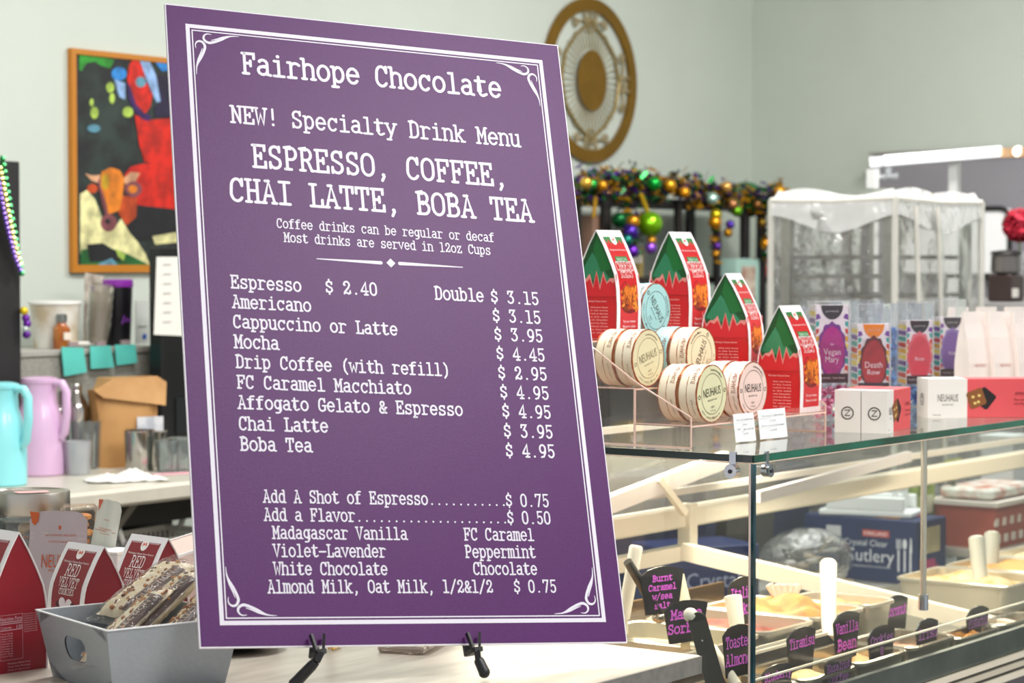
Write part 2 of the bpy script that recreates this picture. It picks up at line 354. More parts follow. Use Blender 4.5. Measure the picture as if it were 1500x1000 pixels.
# ================================================================ menu board on its easel
_a = Vector((0.91349, 0.05613, 0.40296)); _b = Vector((0.09529, 0.93042, -0.35388)); _t = Vector((-0.48901, -0.36895, 3.17825))
def lvl(v): return R_ * v.x - Vector((0, 0, 1)) * v.y + F_ * v.z
BA = lvl(_a).normalized(); BUP = -lvl(_b); BUP = (BUP - BA * BUP.dot(BA)).normalized(); BN = BA.cross(BUP)
BW, BH = .61, .9184
TL = C0 + lvl(_t)
base = TL + BA * BW / 2 - BUP * BH
BM = Matrix((BA, BUP, BN)).transposed().to_4x4(); BM.translation = base
BMI = BM.inverted()
def uv(px, py):
    r = ray(px, py); k = (base - C0).dot(BN) / r.dot(BN); q = BMI @ (C0 + r * k); return q.x, q.y
board = thing('menu_board', 'tall purple menu board with white typewriter lettering, tilted back on a black easel', 'sign', mat=BM)
def in_b(name, mb, m): return mb.build(name, m, board)
in_b('foam_panel', MB().box((0, BH / 2, -.0028), (BW, BH, .005)), M('e9e4ee', .6))
face_ = in_b('purple_face', MB().box((0, BH / 2, 0), (BW - .0036, BH - .0036, .0008)), M('4b1458', .42, scale=900, bump=.15, spec=.32, hex2='551b62'))
ink = M('dfdbe6', .5)
def in_b(name, mb, m): return mb.build(name, m, face_)
zi = .0006
# printed border
c4 = [uv(272, 35.5), uv(794, 88), uv(885, 911.5), uv(318.5, 915)]
bl = (c4[0][0] + c4[3][0]) / 2; br = (c4[1][0] + c4[2][0]) / 2; bt = (c4[0][1] + c4[1][1]) / 2; bb = (c4[2][1] + c4[3][1]) / 2
def frame(mb, x0, x1, y0, y1, t, z=zi):
    mb.quad((x0, y0, z), (x1, y0, z), (x1, y0 + t, z), (x0, y0 + t, z)); mb.quad((x0, y1 - t, z), (x1, y1 - t, z), (x1, y1, z), (x0, y1, z))
    mb.quad((x0, y0 + t, z), (x0 + t, y0 + t, z), (x0 + t, y1 - t, z), (x0, y1 - t, z)); mb.quad((x1 - t, y0 + t, z), (x1, y0 + t, z), (x1, y1 - t, z), (x1 - t, y1 - t, z))
    return mb
in_b('outer_border', frame(MB(), bl, br, bb, bt, .0058), ink)
g_ = .0083
in_b('inner_border', frame(MB(), bl + g_, br - g_, bb + g_, bt - g_, .0017), ink)
px_ = .00106
s1 = [(65, 3.6), (57, 4.0), (50, 5.6), (40, 11), (30, 15.5), (23, 17.2), (17.5, 14.5), (16, 10), (18, 6), (22, 4.2), (27, 4.8)]
w1 = [.5, 1.4, 2.4, 3.4, 3.6, 3.6, 3.2, 2.8, 2.0, 1.4, .6]
s2 = [(50, 4.4), (42, 7.2), (33, 11.2), (26, 13.4)]; w2 = [.5, 1.7, 1.7, .5]
def dens(pts, ww, n=4):
    out, wo = [], []
    for i in range(len(pts) - 1):
        p0 = Vector(pts[max(i - 1, 0)]); p1 = Vector(pts[i]); p2 = Vector(pts[i + 1]); p3 = Vector(pts[min(i + 2, len(pts) - 1)])
        for k in range(n):
            t = k / n; out.append(tuple(.5 * ((2 * p1) + (p2 - p0) * t + (2 * p0 - 5 * p1 + 4 * p2 - p3) * t * t + (3 * p1 - p0 - 3 * p2 + p3) * t ** 3))); wo.append(ww[i] * (1 - t) + ww[i + 1] * t)
    out.append(tuple(pts[-1])); wo.append(ww[-1]); return out, wo
for (cx, cy, sx, sy) in ((bl + g_, bt - g_, 1, -1), (br - g_, bt - g_, -1, -1), (bl + g_, bb + g_, 1, 1), (br - g_, bb + g_, -1, 1)):
    m_ = MB()
    for (pp, ww) in ((s1, w1), (s2, w2)):
        q, wq = dens(pp, ww)
        for sw in (0, 1):
            m_.stroke([(cx + sx * px_ * (p[1] if sw else p[0]), cy + sy * px_ * (p[0] if sw else p[1])) for p in q], [v * px_ for v in wq], z=zi)
    in_b('corner_flourish', m_, ink)
m_ = MB(); A0, A1, A2, A3 = uv(462.5, 379), uv(556.5, 385), uv(584, 386), uv(676, 391.5)
m_.stroke([A0, A1], [.0012, .0052], z=zi); m_.stroke([A2, A3], [.0052, .0012], z=zi)
d0 = uv(571, 385.3); q = .0068
m_.poly([(d0[0] - q, d0[1], zi), (d0[0], d0[1] - q, zi), (d0[0] + q, d0[1], zi), (d0[0], d0[1] + q, zi)])
in_b('divider_rule', m_, ink)
LINES = [
 ('Fairhope Chocolate', 353.3, 107.7, 733.2, 142.2, 1.0, .2), ('NEW! Specialty Drink Menu', 337.3, 178.7, 761, 215.0, 1.0, .19),
 ('ESPRESSO, COFFEE|,', 369, 244.2, 721.5, 271, 1.02, .19), ('CHAI LATTE, BOBA TEA', 336, 294, 779.8, 324.2, 1.02, .19),
 ('Coffee drinks can be regular or decaf', 404.2, 333.8, 722.6, 353.6, 1.06, .19), ('Most drinks are served in 12oz Cups', 415, 354.2, 717.4, 372.8, 1.06, .19),
 ('Espresso', 337, 421.6, 440, 426.6, 1, .2), ('$ 2.40', 477, 429, 551.4, 432.6, 1, .2), ('Americano', 339.4, 450.6, 454.4, 456, 1, .2),
 ('Cappuccino or Latte', 340.6, 480.4, 581, 490, 1, .2), ('Mocha', 342.4, 509.4, 407.4, 511.6, 1, .2), ('Drip Coffee (with refill)', 344.4, 538.6, 658, 550, 1, .2),
 ('FC Caramel Macchiato', 346, 568.4, 601, 577, 1, .2), ('Affogato Gelato & Espresso', 347.6, 598.6, 676.5, 608, 1, .2), ('Chai Latte', 349, 629.6, 479.4, 632.4, 1, .2),
 ('Boba Tea', 351, 659.4, 456, 661.6, 1, .2), ('Double', 636, 438.4, 707.4, 441.4, 1.04, .2),
 ('$ 3.15', 719.4, 443, 788, 446, 1, .2), ('$ 3.15', 722, 470.5, 791, 473.8, 1, .2), ('$ 3.95', 724.5, 497.5, 794, 501.4, 1, .2), ('$ 4.45', 727.5, 526, 797, 529, 1, .2),
 ('$ 2.95', 730, 554.2, 800, 557, 1, .2), ('$ 4.95', 733, 582.4, 803, 585, 1, .2), ('$ 4.95', 736, 610, 806, 613.3, 1, .2), ('$ 3.95', 738.3, 639.4, 808.8, 641.8, 1, .2), ('$ 4.95', 741, 668, 811.8, 670.6, 1, .2),
 ('Add A Shot of Espresso...........', 384.6, 736, 741, 740, 1.1, .2), ('$ 0.75', 741, 741.4, 803, 742, 1.1, .2),
 ('Add a Flavor.....................', 386, 762.6, 743, 765.6, 1.1, .2), ('$ 0.50', 743.2, 766.7, 805.4, 767.2, 1.1, .2),
 ('Madagascar Vanilla', 398.4, 788.6, 595.4, 790, 1.1, .2), ('FC Caramel', 678.7, 790.9, 781, 791.3, 1.1, .2), ('Violet-Lavender', 399.4, 815, 564, 815.6, 1.1, .2), ('Peppermint', 680.5, 816.2, 783.3, 816.6, 1.1, .2),
 ('White Chocolate', 400.4, 841.6, 566.4, 841.4, 1.1, .2), ('Chocolate', 692.5, 841.2, 785.6, 841.2, 1.1, .2),
 ('Almond Milk, Oat Milk, 1/2&1/2', 391.4, 868, 720.8, 867.5, 1.1, .2), ('$ 0.75', 753, 867.2, 814, 867.5, 1.1, .2)]
for (t_, x0, y0, x1, y1, hs, wt) in LINES:
    n = len(t_.split('|')[0]); t_ = t_.replace('|', ''); p, q = uv(x0, y0), uv(x1, y1)
    lead = {'$': .17}.get(t_[0], .06); adv = (q[0] - p[0]) / (n - lead - .06)
    in_b('lettering', typed(MB(), t_, p[0] - lead * adv, (p[1] + q[1]) / 2, adv, hs, wt, z=zi, sx=1.0), ink)

# easel
blk = M('17161a', .45, var=.2, scale=80)
fL, fR = Pz(430, 999, cT + .012), Pz(708, 982, cT + .012)
easel = thing('tabletop_easel', 'small black tabletop easel carrying the purple menu board', 'easel', ((fL.x + fR.x) / 2, (fL.y + fR.y) / 2, cT))
eo = Vector(easel.location)
back = -BN; bh = Vector((back.x, back.y, 0)).normalized()
def on_board(u, v, off): return BM @ Vector((u, v, off))
for (foot, px, py) in ((fL, 462, 951), (fR, 690, 945)):
    u, v = uv(px, py)
    knee = on_board(u + (-.006 if px < 500 else .002), -.022, .012); topp = on_board(0.0 + (-.03 if px < 500 else .03), .62, -.02)
    m_ = MB(); m_.tube([tuple(on_board(u, -.012, -.014) - eo), tuple(topp - eo)], .0065, 8); m_.build('leg', blk, easel, True)
    m_ = MB(); e = Vector((foot.x, foot.y, cT + .010)) ; m_.tube([tuple(e - eo), tuple(e + (knee - e) * .82 - eo), tuple(knee - eo)], [.0078, .0072, .006], 12); m_.sphere(tuple(e - eo), .0082); m_.build('rubber_foot', blk, easel, True)
    m_ = MB()
    m_.bar(tuple(knee - eo), tuple(on_board(u, -.010, .016) - eo), .010, .008)
    m_.bar(tuple(on_board(u, -.010, -.012) - eo), tuple(on_board(u + .001, -.010, .020) - eo), .012, .006)
    for du in (-.009, .009): m_.bar(tuple(on_board(u + du * .5, -.010, .014) - eo), tuple(on_board(u + du, .014, .0085) - eo), .0035, .006)
    m_.build('support_hook', blk, easel)
m_ = MB(); tp = on_board(0, .64, -.02); rf = Vector((base.x, base.y, cT + .006)) + bh * .36
m_.tube([tuple(tp - eo), tuple(rf - eo)], .0065, 8); m_.build('rear_leg', blk, easel, True)
MB().sphere(tuple(on_board(0, .63, -.02) - eo), .018, sc_=(1.8, 1, 1)).build('hinge_head', blk, easel, True)
# ================================================================ gelato case
KX, KY, KY1, KZ = 3.104, 1.812, 2.5, 1.15
KX1 = 6.0
case = thing('gelato_case', 'glass gelato display case with green-edged glass top and lit pans inside', 'display case', (4.5, 2.15, 0))
def kc(name, mb, m, smooth=False):
    o = mb.build(name, m, case, smooth); o.data.transform(Matrix.Translation((-4.5, -2.15, 0))); return o
gtop = CLEAR('e6f0ec', .05, 'dfe8e4', 1.0, .01)
m_ = MB(); m_.quad((KX, KY, KZ), (KX1, KY, KZ), (KX1, KY1, KZ), (KX, KY1, KZ)); kc('glass_top', m_, gtop)
kc('front_glass_edge', MB().box(((KX + KX1) / 2, KY - .001, KZ - .0062), (KX1 - KX, .003, .0115)), M('0b6b55', .15, hex2='04402f', scale=6, coat=.6))
kc('end_glass_edge', MB().box((KX - .001, (KY + KY1) / 2, KZ - .0062), (.003, KY1 - KY, .0115)), M('05201f', .15, coat=.6))
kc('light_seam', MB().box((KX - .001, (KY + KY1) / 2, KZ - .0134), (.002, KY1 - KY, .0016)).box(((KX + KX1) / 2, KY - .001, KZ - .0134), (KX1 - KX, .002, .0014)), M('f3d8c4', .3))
pane = CLEAR('f0f7f4', .045, 'dfe9e6', .75, .01)
zb = .744
kc('front_pane', MB().quad((KX, KY, zb), (KX1, KY, zb), (KX1, KY, KZ - .014), (KX, KY, KZ - .014)), pane)
kc('end_pane', MB().quad((KX, KY, .6), (KX, KY1, .6), (KX, KY1, KZ - .014), (KX, KY, KZ - .014)), pane)
kc('corner_edge', MB().box((KX + .001, KY + .001, (.6 + KZ - .014) / 2), (.0075, .0075, KZ - .014 - .6)), M('0a4f5c', .1, coat=.7, hex2='06343f', scale=10))
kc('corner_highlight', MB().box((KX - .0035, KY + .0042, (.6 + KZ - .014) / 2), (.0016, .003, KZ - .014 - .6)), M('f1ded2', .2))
chrome = M('c9ccd6', .12, 1)
for (px, n_) in ((1071, 'x'), (1124, 'y')):
    p = Px(px, 690, KX - .006) if n_ == 'x' else Py(px, 689, KY - .006)
    m_ = MB()
    if n_ == 'x': m_.box((p.x + .003, p.y, p.z + .016), (.004, .012, .03)); m_.tube([(p.x - .006, p.y, p.z), (p.x + .008, p.y, p.z)], .0115, 18)
    else: m_.box((p.x, p.y + .003, p.z + .016), (.009, .004, .03)); m_.tube([(p.x, p.y - .006, p.z), (p.x, p.y + .008, p.z)], .0105, 18)
    o = kc('glass_clamp', m_, chrome, True); mm = MB()
    if n_ == 'x': mm.tube([(p.x - .0075, p.y, p.z), (p.x - .0055, p.y, p.z)], .0035, 10)
    else: mm.tube([(p.x, p.y - .0075, p.z), (p.x, p.y - .0055, p.z)], .0035, 10)
    k_s = kc('clamp_screw', mm, M('2b2a33', .4)); k_s.parent = o
pp = Py(1351, 880, KY + .008)
kc('support_post', MB().tube([(pp.x, pp.y, pp.z), (pp.x, pp.y, KZ - .014)], .0058, 12), M('d9cfc4', .22, .9), True)
kc('post_foot', MB().tube([(pp.x, pp.y, pp.z - .016), (pp.x, pp.y, pp.z + .012)], .0095, 12), chrome, True)
white_r = M('f1e9da', .35)
steel = M('b9b8b4', .28, 1, var=.15, scale=4)
# front kick: steel ledge, rails, grey body
kc('steel_ledge', MB().box(((KX + KX1) / 2, KY - .004, .722), (KX1 - KX, .012, .044)), M('8f9a98', .3, .85, var=.35, scale=5))
for (z, h, hx, dy) in ((.692, .009, 'efe6d2', .016), (.684, .004, '46453f', .012), (.676, .010, 'd9d0bd', .018), (.667, .004, '3e3d39', .013), (.658, .012, 'f4ecd8', .020)):
    kc('trim_rail', MB().box(((KX + KX1) / 2, KY - .01, z), (KX1 - KX + .01, dy, h)), M(hx, .3))
kc('body_panel', MB().box(((KX + KX1) / 2, (KY + KY1) / 2, .325), (KX1 - KX, KY1 - KY - .01, .65)), M('8d8791', .5))
kc('inner_deck', MB().box(((KX + KX1) / 2, (KY + KY1) / 2, .665), (KX1 - KX - .02, KY1 - KY - .04, .03)), M('8a8478', .35, .3))
kc('back_liner', MB().box((3.56, 2.40, .74), (.86, .008, .12)), M('5a4634', .35, hex2='9a7a54', scale=5, stretch=(1, 1, 8)))
kc('back_tray', MB().box((3.50, 2.355, .772), (.72, .07, .02), bev=.003), M('4a3c30', .25, .5, hex2='8a7a68', scale=6))
kc('inner_divider', MB().box((3.46, 2.0015, .725), (.66, .031, .090)), M('121113', .5))
kc('inner_rail', MB().box((3.46, 1.990, .7725), (.66, .005, .005)).box((3.46, 2.012, .7725), (.66, .005, .005)), M('efe8da', .25))
kc('splash_lip', MB().box(((KX + KX1) / 2, KY + .006, .787), (KX1 - KX - .02, .004, .003)), M('efe9dc', .2))
kc('rear_top_rail', MB().box(((KX + KX1) / 2, KY1, .928), (KX1 - KX, .03, .045), bev=.004), white_r)
kc('rear_top_rail', MB().box(((KX + KX1) / 2, KY1 - .02, .985), (KX1 - KX, .012, .014)), M('d9d4cf', .3))
p = Py(1000, 800, KY1)
kc('rear_post', MB().box((p.x, KY1 - .01, .90), (.03, .03, .11)), white_r)
kc('rear_bottom_rail', MB().box(((KX + p.x) / 2, KY1 - .01, .855), (p.x - KX, .03, .03)), white_r)
q0, q1 = Pd(996, 806, 4.66), Pd(1510, 929, 4.52)
kc('reflected_rail', MB().bar(q0, q1, .034, .034), white_r)  # sloping reflection in the case glass, modelled as a solid white bar
kc('reflection_bar', MB().bar(Py(866, 748, 2.46), Py(1062, 672, 2.46), .02, .034), M('d9d3d4', .3))  # diagonal reflections in the glass, simplified into solid bars
kc('reflection_bar', MB().bar(Py(962, 700, 2.45), Py(1002, 752, 2.45), .012, .014), white_r)  # short diagonal reflection, also a solid bar
kc('reflection_bar', MB().bar(Py(1108, 728, 2.44), Py(1330, 668, 2.44), .016, .024), M('cfcbd0', .3))  # second long reflection streak as a solid grey bar
kc('rear_door_glass', MB().quad((KX, KY1 + .004, .94), (KX1, KY1 + .004, .94), (KX1, KY1 + .004, 1.13), (KX, KY1 + .004, 1.13)), CLEAR('e3e6e4', .14, 'cfcfca', .8, .02))
kc('light_strip', MB().box((4.5, 2.47, 1.128), (2.8, .025, .012)), M('fff0dc', .5, emit=3))
kc('far_end_panel', MB().box((KX1 - .02, 2.15, .9), (.02, KY1 - KY - .03, .46)), M('55597a', .5))

# ---- pans of gelato
def pan(x0, x1, y0, y1, z, hx, hx2, label, mound=.03, steelrim=False, group=None):
    cx, cy = (x0 + x1) / 2, (y0 + y1) / 2; hw, hd = (x1 - x0) / 2, (y1 - y0) / 2
    t = thing('gelato_pan', label, 'pan', (cx, cy, z - .062), group=group)
    def rr(w, d, r, zz, n=4):
        out = []
        for (sx, sy, a0) in ((1, 1, 0), (-1, 1, 90), (-1, -1, 180), (1, -1, 270)):
            for i in range(n + 1):
                a = math.radians(a0 + 90 * i / n); out.append((sx * (w - r) + r * math.cos(a), sy * (d - r) + r * math.sin(a), zz))
        return out
    m_ = MB(); n = 20; L = [(hw - .012, hd - .012, .02, 0), (hw - .006, hd - .006, .022, .054), (hw, hd, .025, .056), (hw, hd, .025, .062), (hw - .004, hd - .004, .023, .064), (hw - .010, hd - .010, .02, .062), (hw - .014, hd - .014, .018, .02)]
    vs = []; 
    for (a, b, r, zz) in L: vs += rr(a, b, r, zz)
    fs = [(i * n + j, i * n + (j + 1) % n, (i + 1) * n + (j + 1) % n, (i + 1) * n + j) for i in range(6) for j in range(n)] + [tuple(range(n - 1, -1, -1)), tuple(6 * n + j for j in range(n))]
    m_.add(vs, fs); m_.build('pan_body', M('cfc8ba', .22, .55) if not steelrim else M('b9b3a6', .22, .85), t, True)
    m_ = MB(); nx, ny = 12, 12; vs = []; rnd = random.Random(int(cx * 1000 + cy * 77))
    ph = rnd.random() * 6
    for i in range(nx + 1):
        for j in range(ny + 1):
            u, v = i / nx * 2 - 1, j / ny * 2 - 1; e = (1 - u ** 4) * (1 - v ** 4)
            vs.append((u * (hw - .013), v * (hd - .013), .035 + e * mound * (.75 + .35 * math.sin(u * 5 + ph) * math.cos(v * 4 + ph)) + rnd.uniform(-.002, .002)))
    m_.add(vs, [(i * (ny + 1) + j, (i + 1) * (ny + 1) + j, (i + 1) * (ny + 1) + j + 1, i * (ny + 1) + j + 1) for i in range(nx) for j in range(ny)])
    m_.build('gelato', M(hx, .55, hex2=hx2, scale=26, bump=.6), t, True)
    return t
zr, zf = .792, .752
specs = [(3.125, 3.30, 'b06a22', 'd9b88a', 'pan of crumbly caramel gelato behind the lower corner of the menu board', .015),
 (3.31, 3.50, 'cfc6a8', 'bdb292', 'nearly empty beige pan behind the mango card', .002),
 (3.51, 3.70, 'a03a1c', '6e2412', 'pan of red-brown crumbly gelato behind the mango card', .022),
 (3.71, 3.90, 'd39a4e', 'a86a2c', 'pan of tan gelato behind the leaning plastic forks', .05),
 (3.91, 4.03, 'dcb070', 'b07a38', 'pan of pale gelato behind the coconut card', .022)]
for (a, b, h1, h2, lb, mo) in specs: pan(a, b, 2.02, 2.29 if a < 3.85 else 2.21, zr, h1, h2, lb, mo)
specs = [(3.125, 3.32, 'dba850', 'b87a28', 'front-row pan of golden gelato next to the glass corner', .02),
 (3.33, 3.52, 'e6cf9c', 'cf9a48', 'front-row pan of cream gelato behind the tiramisu card', .024),
 (3.53, 3.72, 'e0bd82', 'b9813a', 'front-row pan of gelato behind the vanilla bean card', .022),
 (3.73, 3.92, 'cfa08c', 'a87860', 'front-row pan of pinkish gelato behind the cookies and cream card', .006),
 (3.93, 4.12, 'd99a48', 'a8601e', 'front-row pan of orange-streaked gelato right of the cookies and cream card', .024),
 (4.13, 4.32, 'd0aa8c', 'a88468', 'front-row pan of light pink gelato at the right edge', .006)]
for (a, b, h1, h2, lb, mo) in specs: pan(a, b, 1.838, 1.984 if a < 3.9 else 1.905, zf if a < 3.9 else .742, h1, h2, lb, mo, True)
for i, (a, b, h1, h2) in enumerate(((4.62, 4.85, 'f0d9ae', 'e0a95c'), (4.87, 5.1, 'e9b468', 'd18f3d'), (5.12, 5.35, 'f3e6cc', 'dcbc8a'))):
    pan(a, b, 2.05, 2.33, .744, h1, h2, ['cream gelato pan beyond the steel post, left of its two neighbours', 'orange gelato pan beyond the steel post, between its neighbours', 'pale gelato pan beyond the steel post, farthest right'][i], .035)

# ---- flavour cards
cardm = M('1b171c', .22, var=.3, scale=30); magenta = M('d95be0', .5)
def card(cx, yt, yb, Y, lines, label, w=.07, rz=0, bright=True, slantd=0):
    w *= 1.36; top = Py(cx, yt, Y); bot = Py(cx, yb, Y); h = top.z - bot.z
    t = thing('flavor_card', label, 'card', (bot.x, Y, bot.z), rz, 'handwritten flavour cards in the gelato case')
    pts = [(-w * .37, 0), (w * .37, 0), (w * .5, h * .94)] + [(w * (.5 - i / 6), h * (.94 + .12 * math.sin(PI * (i) / 6))) for i in range(1, 6)] + [(-w * .5, h * .86)]
    n = len(pts); vs = [(x, .0015, z) for x, z in pts] + [(x, -.0015, z) for x, z in pts]
    m_ = MB(); m_.add(vs, [tuple(range(n)), tuple(range(2 * n - 1, n - 1, -1))] + [(i, n + i, n + (i + 1) % n, (i + 1) % n) for i in range(n)]); pc_ = m_.build('plastic_card', cardm, t)
    ms = MB(mp=lambda x, y, z: (x, -.0019 - z, y)); k = len(lines); lh = h * .86 / max(2.4, k + .2)
    for i, s_ in enumerate(lines):
        adv = min(w * .86 / len(s_), lh * .6); hs = min(1.5, lh * .62 / (adv * 1.4))
        typed(ms, s_, -adv * len(s_) / 2, h * .86 - (i + .85) * lh + .004, adv, hs, .2, sx=1.05)
    ms.build('handwriting', magenta if bright else M('8b4a9c', .5), pc_)
    # the prong that holds it in the gelato
    MB().box((0, 0, -.006), (w * .2, .002, .014)).build('prong', M('c9b48a', .4), t)
    return t
card(968, 833, 898, 2.10, ['Burnt', 'Caramel', 'w/sea', 'salt'], 'dark card reading Burnt Caramel w/sea salt beside the menu board', .075, -.25)
card(1003, 882, 940, 2.03, ['Mango', 'Sorbet'], 'dark card reading Mango Sorbet in the nearly empty pan', .075, -.25)
card(1086, 848, 915, 2.08, ['Italian', 'Cookie'], 'dark card with an Italian flavour half hidden by the glass corner', .075)
card(1079, 918, 990, 1.90, ['Toasted', 'Almond'], 'dark see-through card just left of the glass corner', .06, -.1)
card(1172, 922, 985, 1.92, ['Tiramisu'], 'dark card reading Tiramisu just right of the glass corner', .075)
card(1137, 975, 1024, 1.862, ['Blueberry'], 'dark card reading Blueberry at the bottom edge', .075)
card(1238, 899, 966, 1.915, ['Vanilla', 'Bean'], 'dark card reading Vanilla Bean with bright magenta letters', .072)
card(1311, 875, 938, 2.045, ['Coconut'], 'dark card reading Coconut in the back row', .072)
card(1289, 919, 985, 1.865, ['Cookies', '&', 'Cream'], 'dark card reading Cookies & Cream in the front row', .075, bright=False)
card(1356, 909, 972, 1.865, ['Irish', 'Coffee'], 'dark card with faint purple writing, second from the right edge', .066, bright=False)
card(1226, 963, 1010, 1.84, ['Hazelnut', 'Coffee'], 'dark card with two dim purple lines, below the Vanilla Bean card', .072, bright=False)
card(1430, 891, 955, 1.88, ['Pistachio'], 'dark card nearest the right edge of the case', .074, bright=False)

# ---- scoops and handles standing in the pans, plus two reflected ones built solid
def handle(p0, d0, p1, d1, r0, r1, hx, name, label, cat='scoop'):
    a, b = Pd(p0[0], p0[1], d0), Pd(p1[0], p1[1], d1)
    t = thing(name, label, cat, tuple(b)); v = a - b
    m_ = MB(); m_.tube([(0, 0, 0), tuple(v * .6), tuple(v * .97), tuple(v)], [r1, (r0 + r1) / 2, r0, r0 * .8], 16)
    m_.build('handle', M(hx, .35), t, True)
    MB().box((0, 0, -.012), (r1 * 2.2, .004, .035), bev=.001).build('blade', M('e9e6e0', .3), t)
    return t
handle((931, 799), 3.98, (912, 905), 3.98, .0125, .0115, 'f3efe6', 'gelato_spade', 'white plastic spade handle leaning right beside the menu board')
handle((1072, 872), 4.02, (1080, 928), 4.0, .0165, .013, 'f6efe4', 'gelato_spade', 'short white spade handle left of the glass corner edge')
handle((1212, 822), 4.25, (1213, 935), 4.15, .0165, .0135, 'fbf6ec', 'gelato_spade', 'tall bright white spade handle in the middle of the case')
handle((1040, 948), 3.74, (1078, 1005), 3.68, .010, .010, 'f6efe0', 'gelato_spade', 'white spade handle leaning behind the black spade')
handle((1429, 786), 5.15, (1436, 868), 5.1, .019, .017, 'dcdcd4', 'gelato_spade', 'pale reflection of a spade handle, modelled solid beyond the steel post, left of its twin')  # ghost reflection in the rear glass, given a solid handle
handle((1452, 780), 5.4, (1450, 850), 5.35, .019, .017, 'cfd0ca', 'gelato_spade', 'pale reflection of a spade handle, modelled solid beyond the steel post, right of its twin')  # the other ghost reflection, solid as well
t = thing('paper_cup_stack', 'cream cone-shaped stack of sample cups behind the mango card', 'cups', tuple(Pd(992, 893, 4.0)))
for i in range(4): MB().lathe([(.026 - i * .0034, i * .014), (.021 - i * .0034, i * .014 + .022)], 18).build('cup', M('f2e8cf', .5), t, True)
b0, b1 = Pd(1020, 908, 3.72), Pd(1049, 1010, 3.67)
t = thing('black_spade', 'black plastic gelato spade with a white tip leaning by the glass corner', 'spade', tuple(b1)); v = b0 - b1
m_ = MB(); nrm = Vector((-.8, -.6, 0)); m_.bar((0, 0, 0), tuple(v), .031, .010, up=nrm); m_.tube([tuple(v * .985 - nrm * .005), tuple(v * .985 + nrm * .005)], .0155, 18); m_.build('handle', M('120d0a', .4, var=.4, scale=60), t, True)
MB().sphere(tuple(v * 1.0 + R_ * -.011 + Vector((0, 0, .008)) - nrm * .004), .0125).build('tip', M('f6f0e6', .4), t, True)
hc = v * .72 + nrm * .0053
MB().tube([tuple(hc - R_ * .002), tuple(hc + R_ * .0045 - Vector((0, 0, .008))), tuple(hc + R_ * .001 - Vector((0, 0, .018)))], .0012, 6).build('hang_mark', M('d9d4cc', .4), t)
a, b = Pd(918, 822, 3.85), Pd(966, 902, 3.9)
t = thing('steel_spade', 'steel-handled gelato spade leaning behind the corner of the menu board', 'spade', tuple(b)); v = a - b
MB().tube([(0, 0, 0), tuple(v * .5), tuple(v)], [.011, .009, .008], 12).build('handle', M('4d4a48', .25, .9), t, True)
MB().sphere((0, 0, -.002), .014, sc_=(1.3, 1, .8)).build('ferrule', M('b7b0a6', .25, .9), t, True)
t = thing('plastic_fork_bundle', 'bundle of clear white plastic forks leaning right of the glass corner', 'forks', tuple(Pd(1150, 900, 4.42)))
for i in range(5):
    a_ = -.5 + .22 * i; MB().tube([(0, 0, 0), tuple(R_ * (math.sin(a_) * .07) + Vector((0, 0, .06)))], [.005, .008], 8).build('fork', M('f3e4dc', .2), t, True)

# ================================================================ acrylic riser with truffle tins
RX0, RX1 = 3.16, 3.62
acr = CLEAR('fff6f2', .06, 'fff0ea', .9, .02); aedge = M('f3cfc0', .2, spec=.8)
T1, T2, T3 = 1.187, 1.245, 1.322; Y1, Y2, Y3, Y4 = 1.963, 2.074, 2.19, 2.315
ris = thing('acrylic_riser', 'clear acrylic stepped riser holding truffle tins on the glass top', 'stand', (3.39, 2.14, KZ))
def rc(name, mb, m): o = mb.build(name, m, ris); o.data.transform(Matrix.Translation((-3.39, -2.14, -KZ)))
for (z, a, b) in ((T1, Y1, Y2), (T2, Y2, Y3), (T3, Y3, Y4)):
    rc('step', MB().box(((RX0 + RX1) / 2, (a + b) / 2, z - .0015), (RX1 - RX0, b - a, .0022)), acr)
    rc('step_edge', MB().box(((RX0 + RX1) / 2, a, z - .0015), (RX1 - RX0, .0016, .0026)), aedge)
for (y, za, zb_) in ((Y1, KZ, T1 + .012), (Y2, T1, T2), (Y3, T2, T3)):
    rc('riser_front', MB().quad((RX0, y, za + .001), (RX1, y, za + .001), (RX1, y, zb_), (RX0, y, zb_)), acr)
for x in (RX0, RX1):
    pr = [(Y1, KZ + .001), (Y4, KZ + .001), (Y4, T3), (Y3, T3 + .01), (Y2, T2 + .012), (Y1, T1 + .014)]
    rc('side_panel', MB().poly([(x, y, z) for y, z in pr]), acr)
    m_ = MB()
    for i in (0, 2, 3, 4, 5): a, b = pr[i], pr[(i + 1) % 6]; m_.bar((x, a[0], a[1]), (x, b[0], b[1]), .0022, .0022)
    for (y, z) in ((Y2, T1),): m_.bar((x, y, KZ + .001), (x, y, T2), .003, .003)
    m_.bar((x, Y1, T1), (x, Y2, T1), .002); m_.bar((x, Y2, T2), (x, Y3, T2), .002)
    rc('side_edge', m_, aedge)
tagp = M('eef0f2', .6); grey_ink = M('3a3a40', .6)
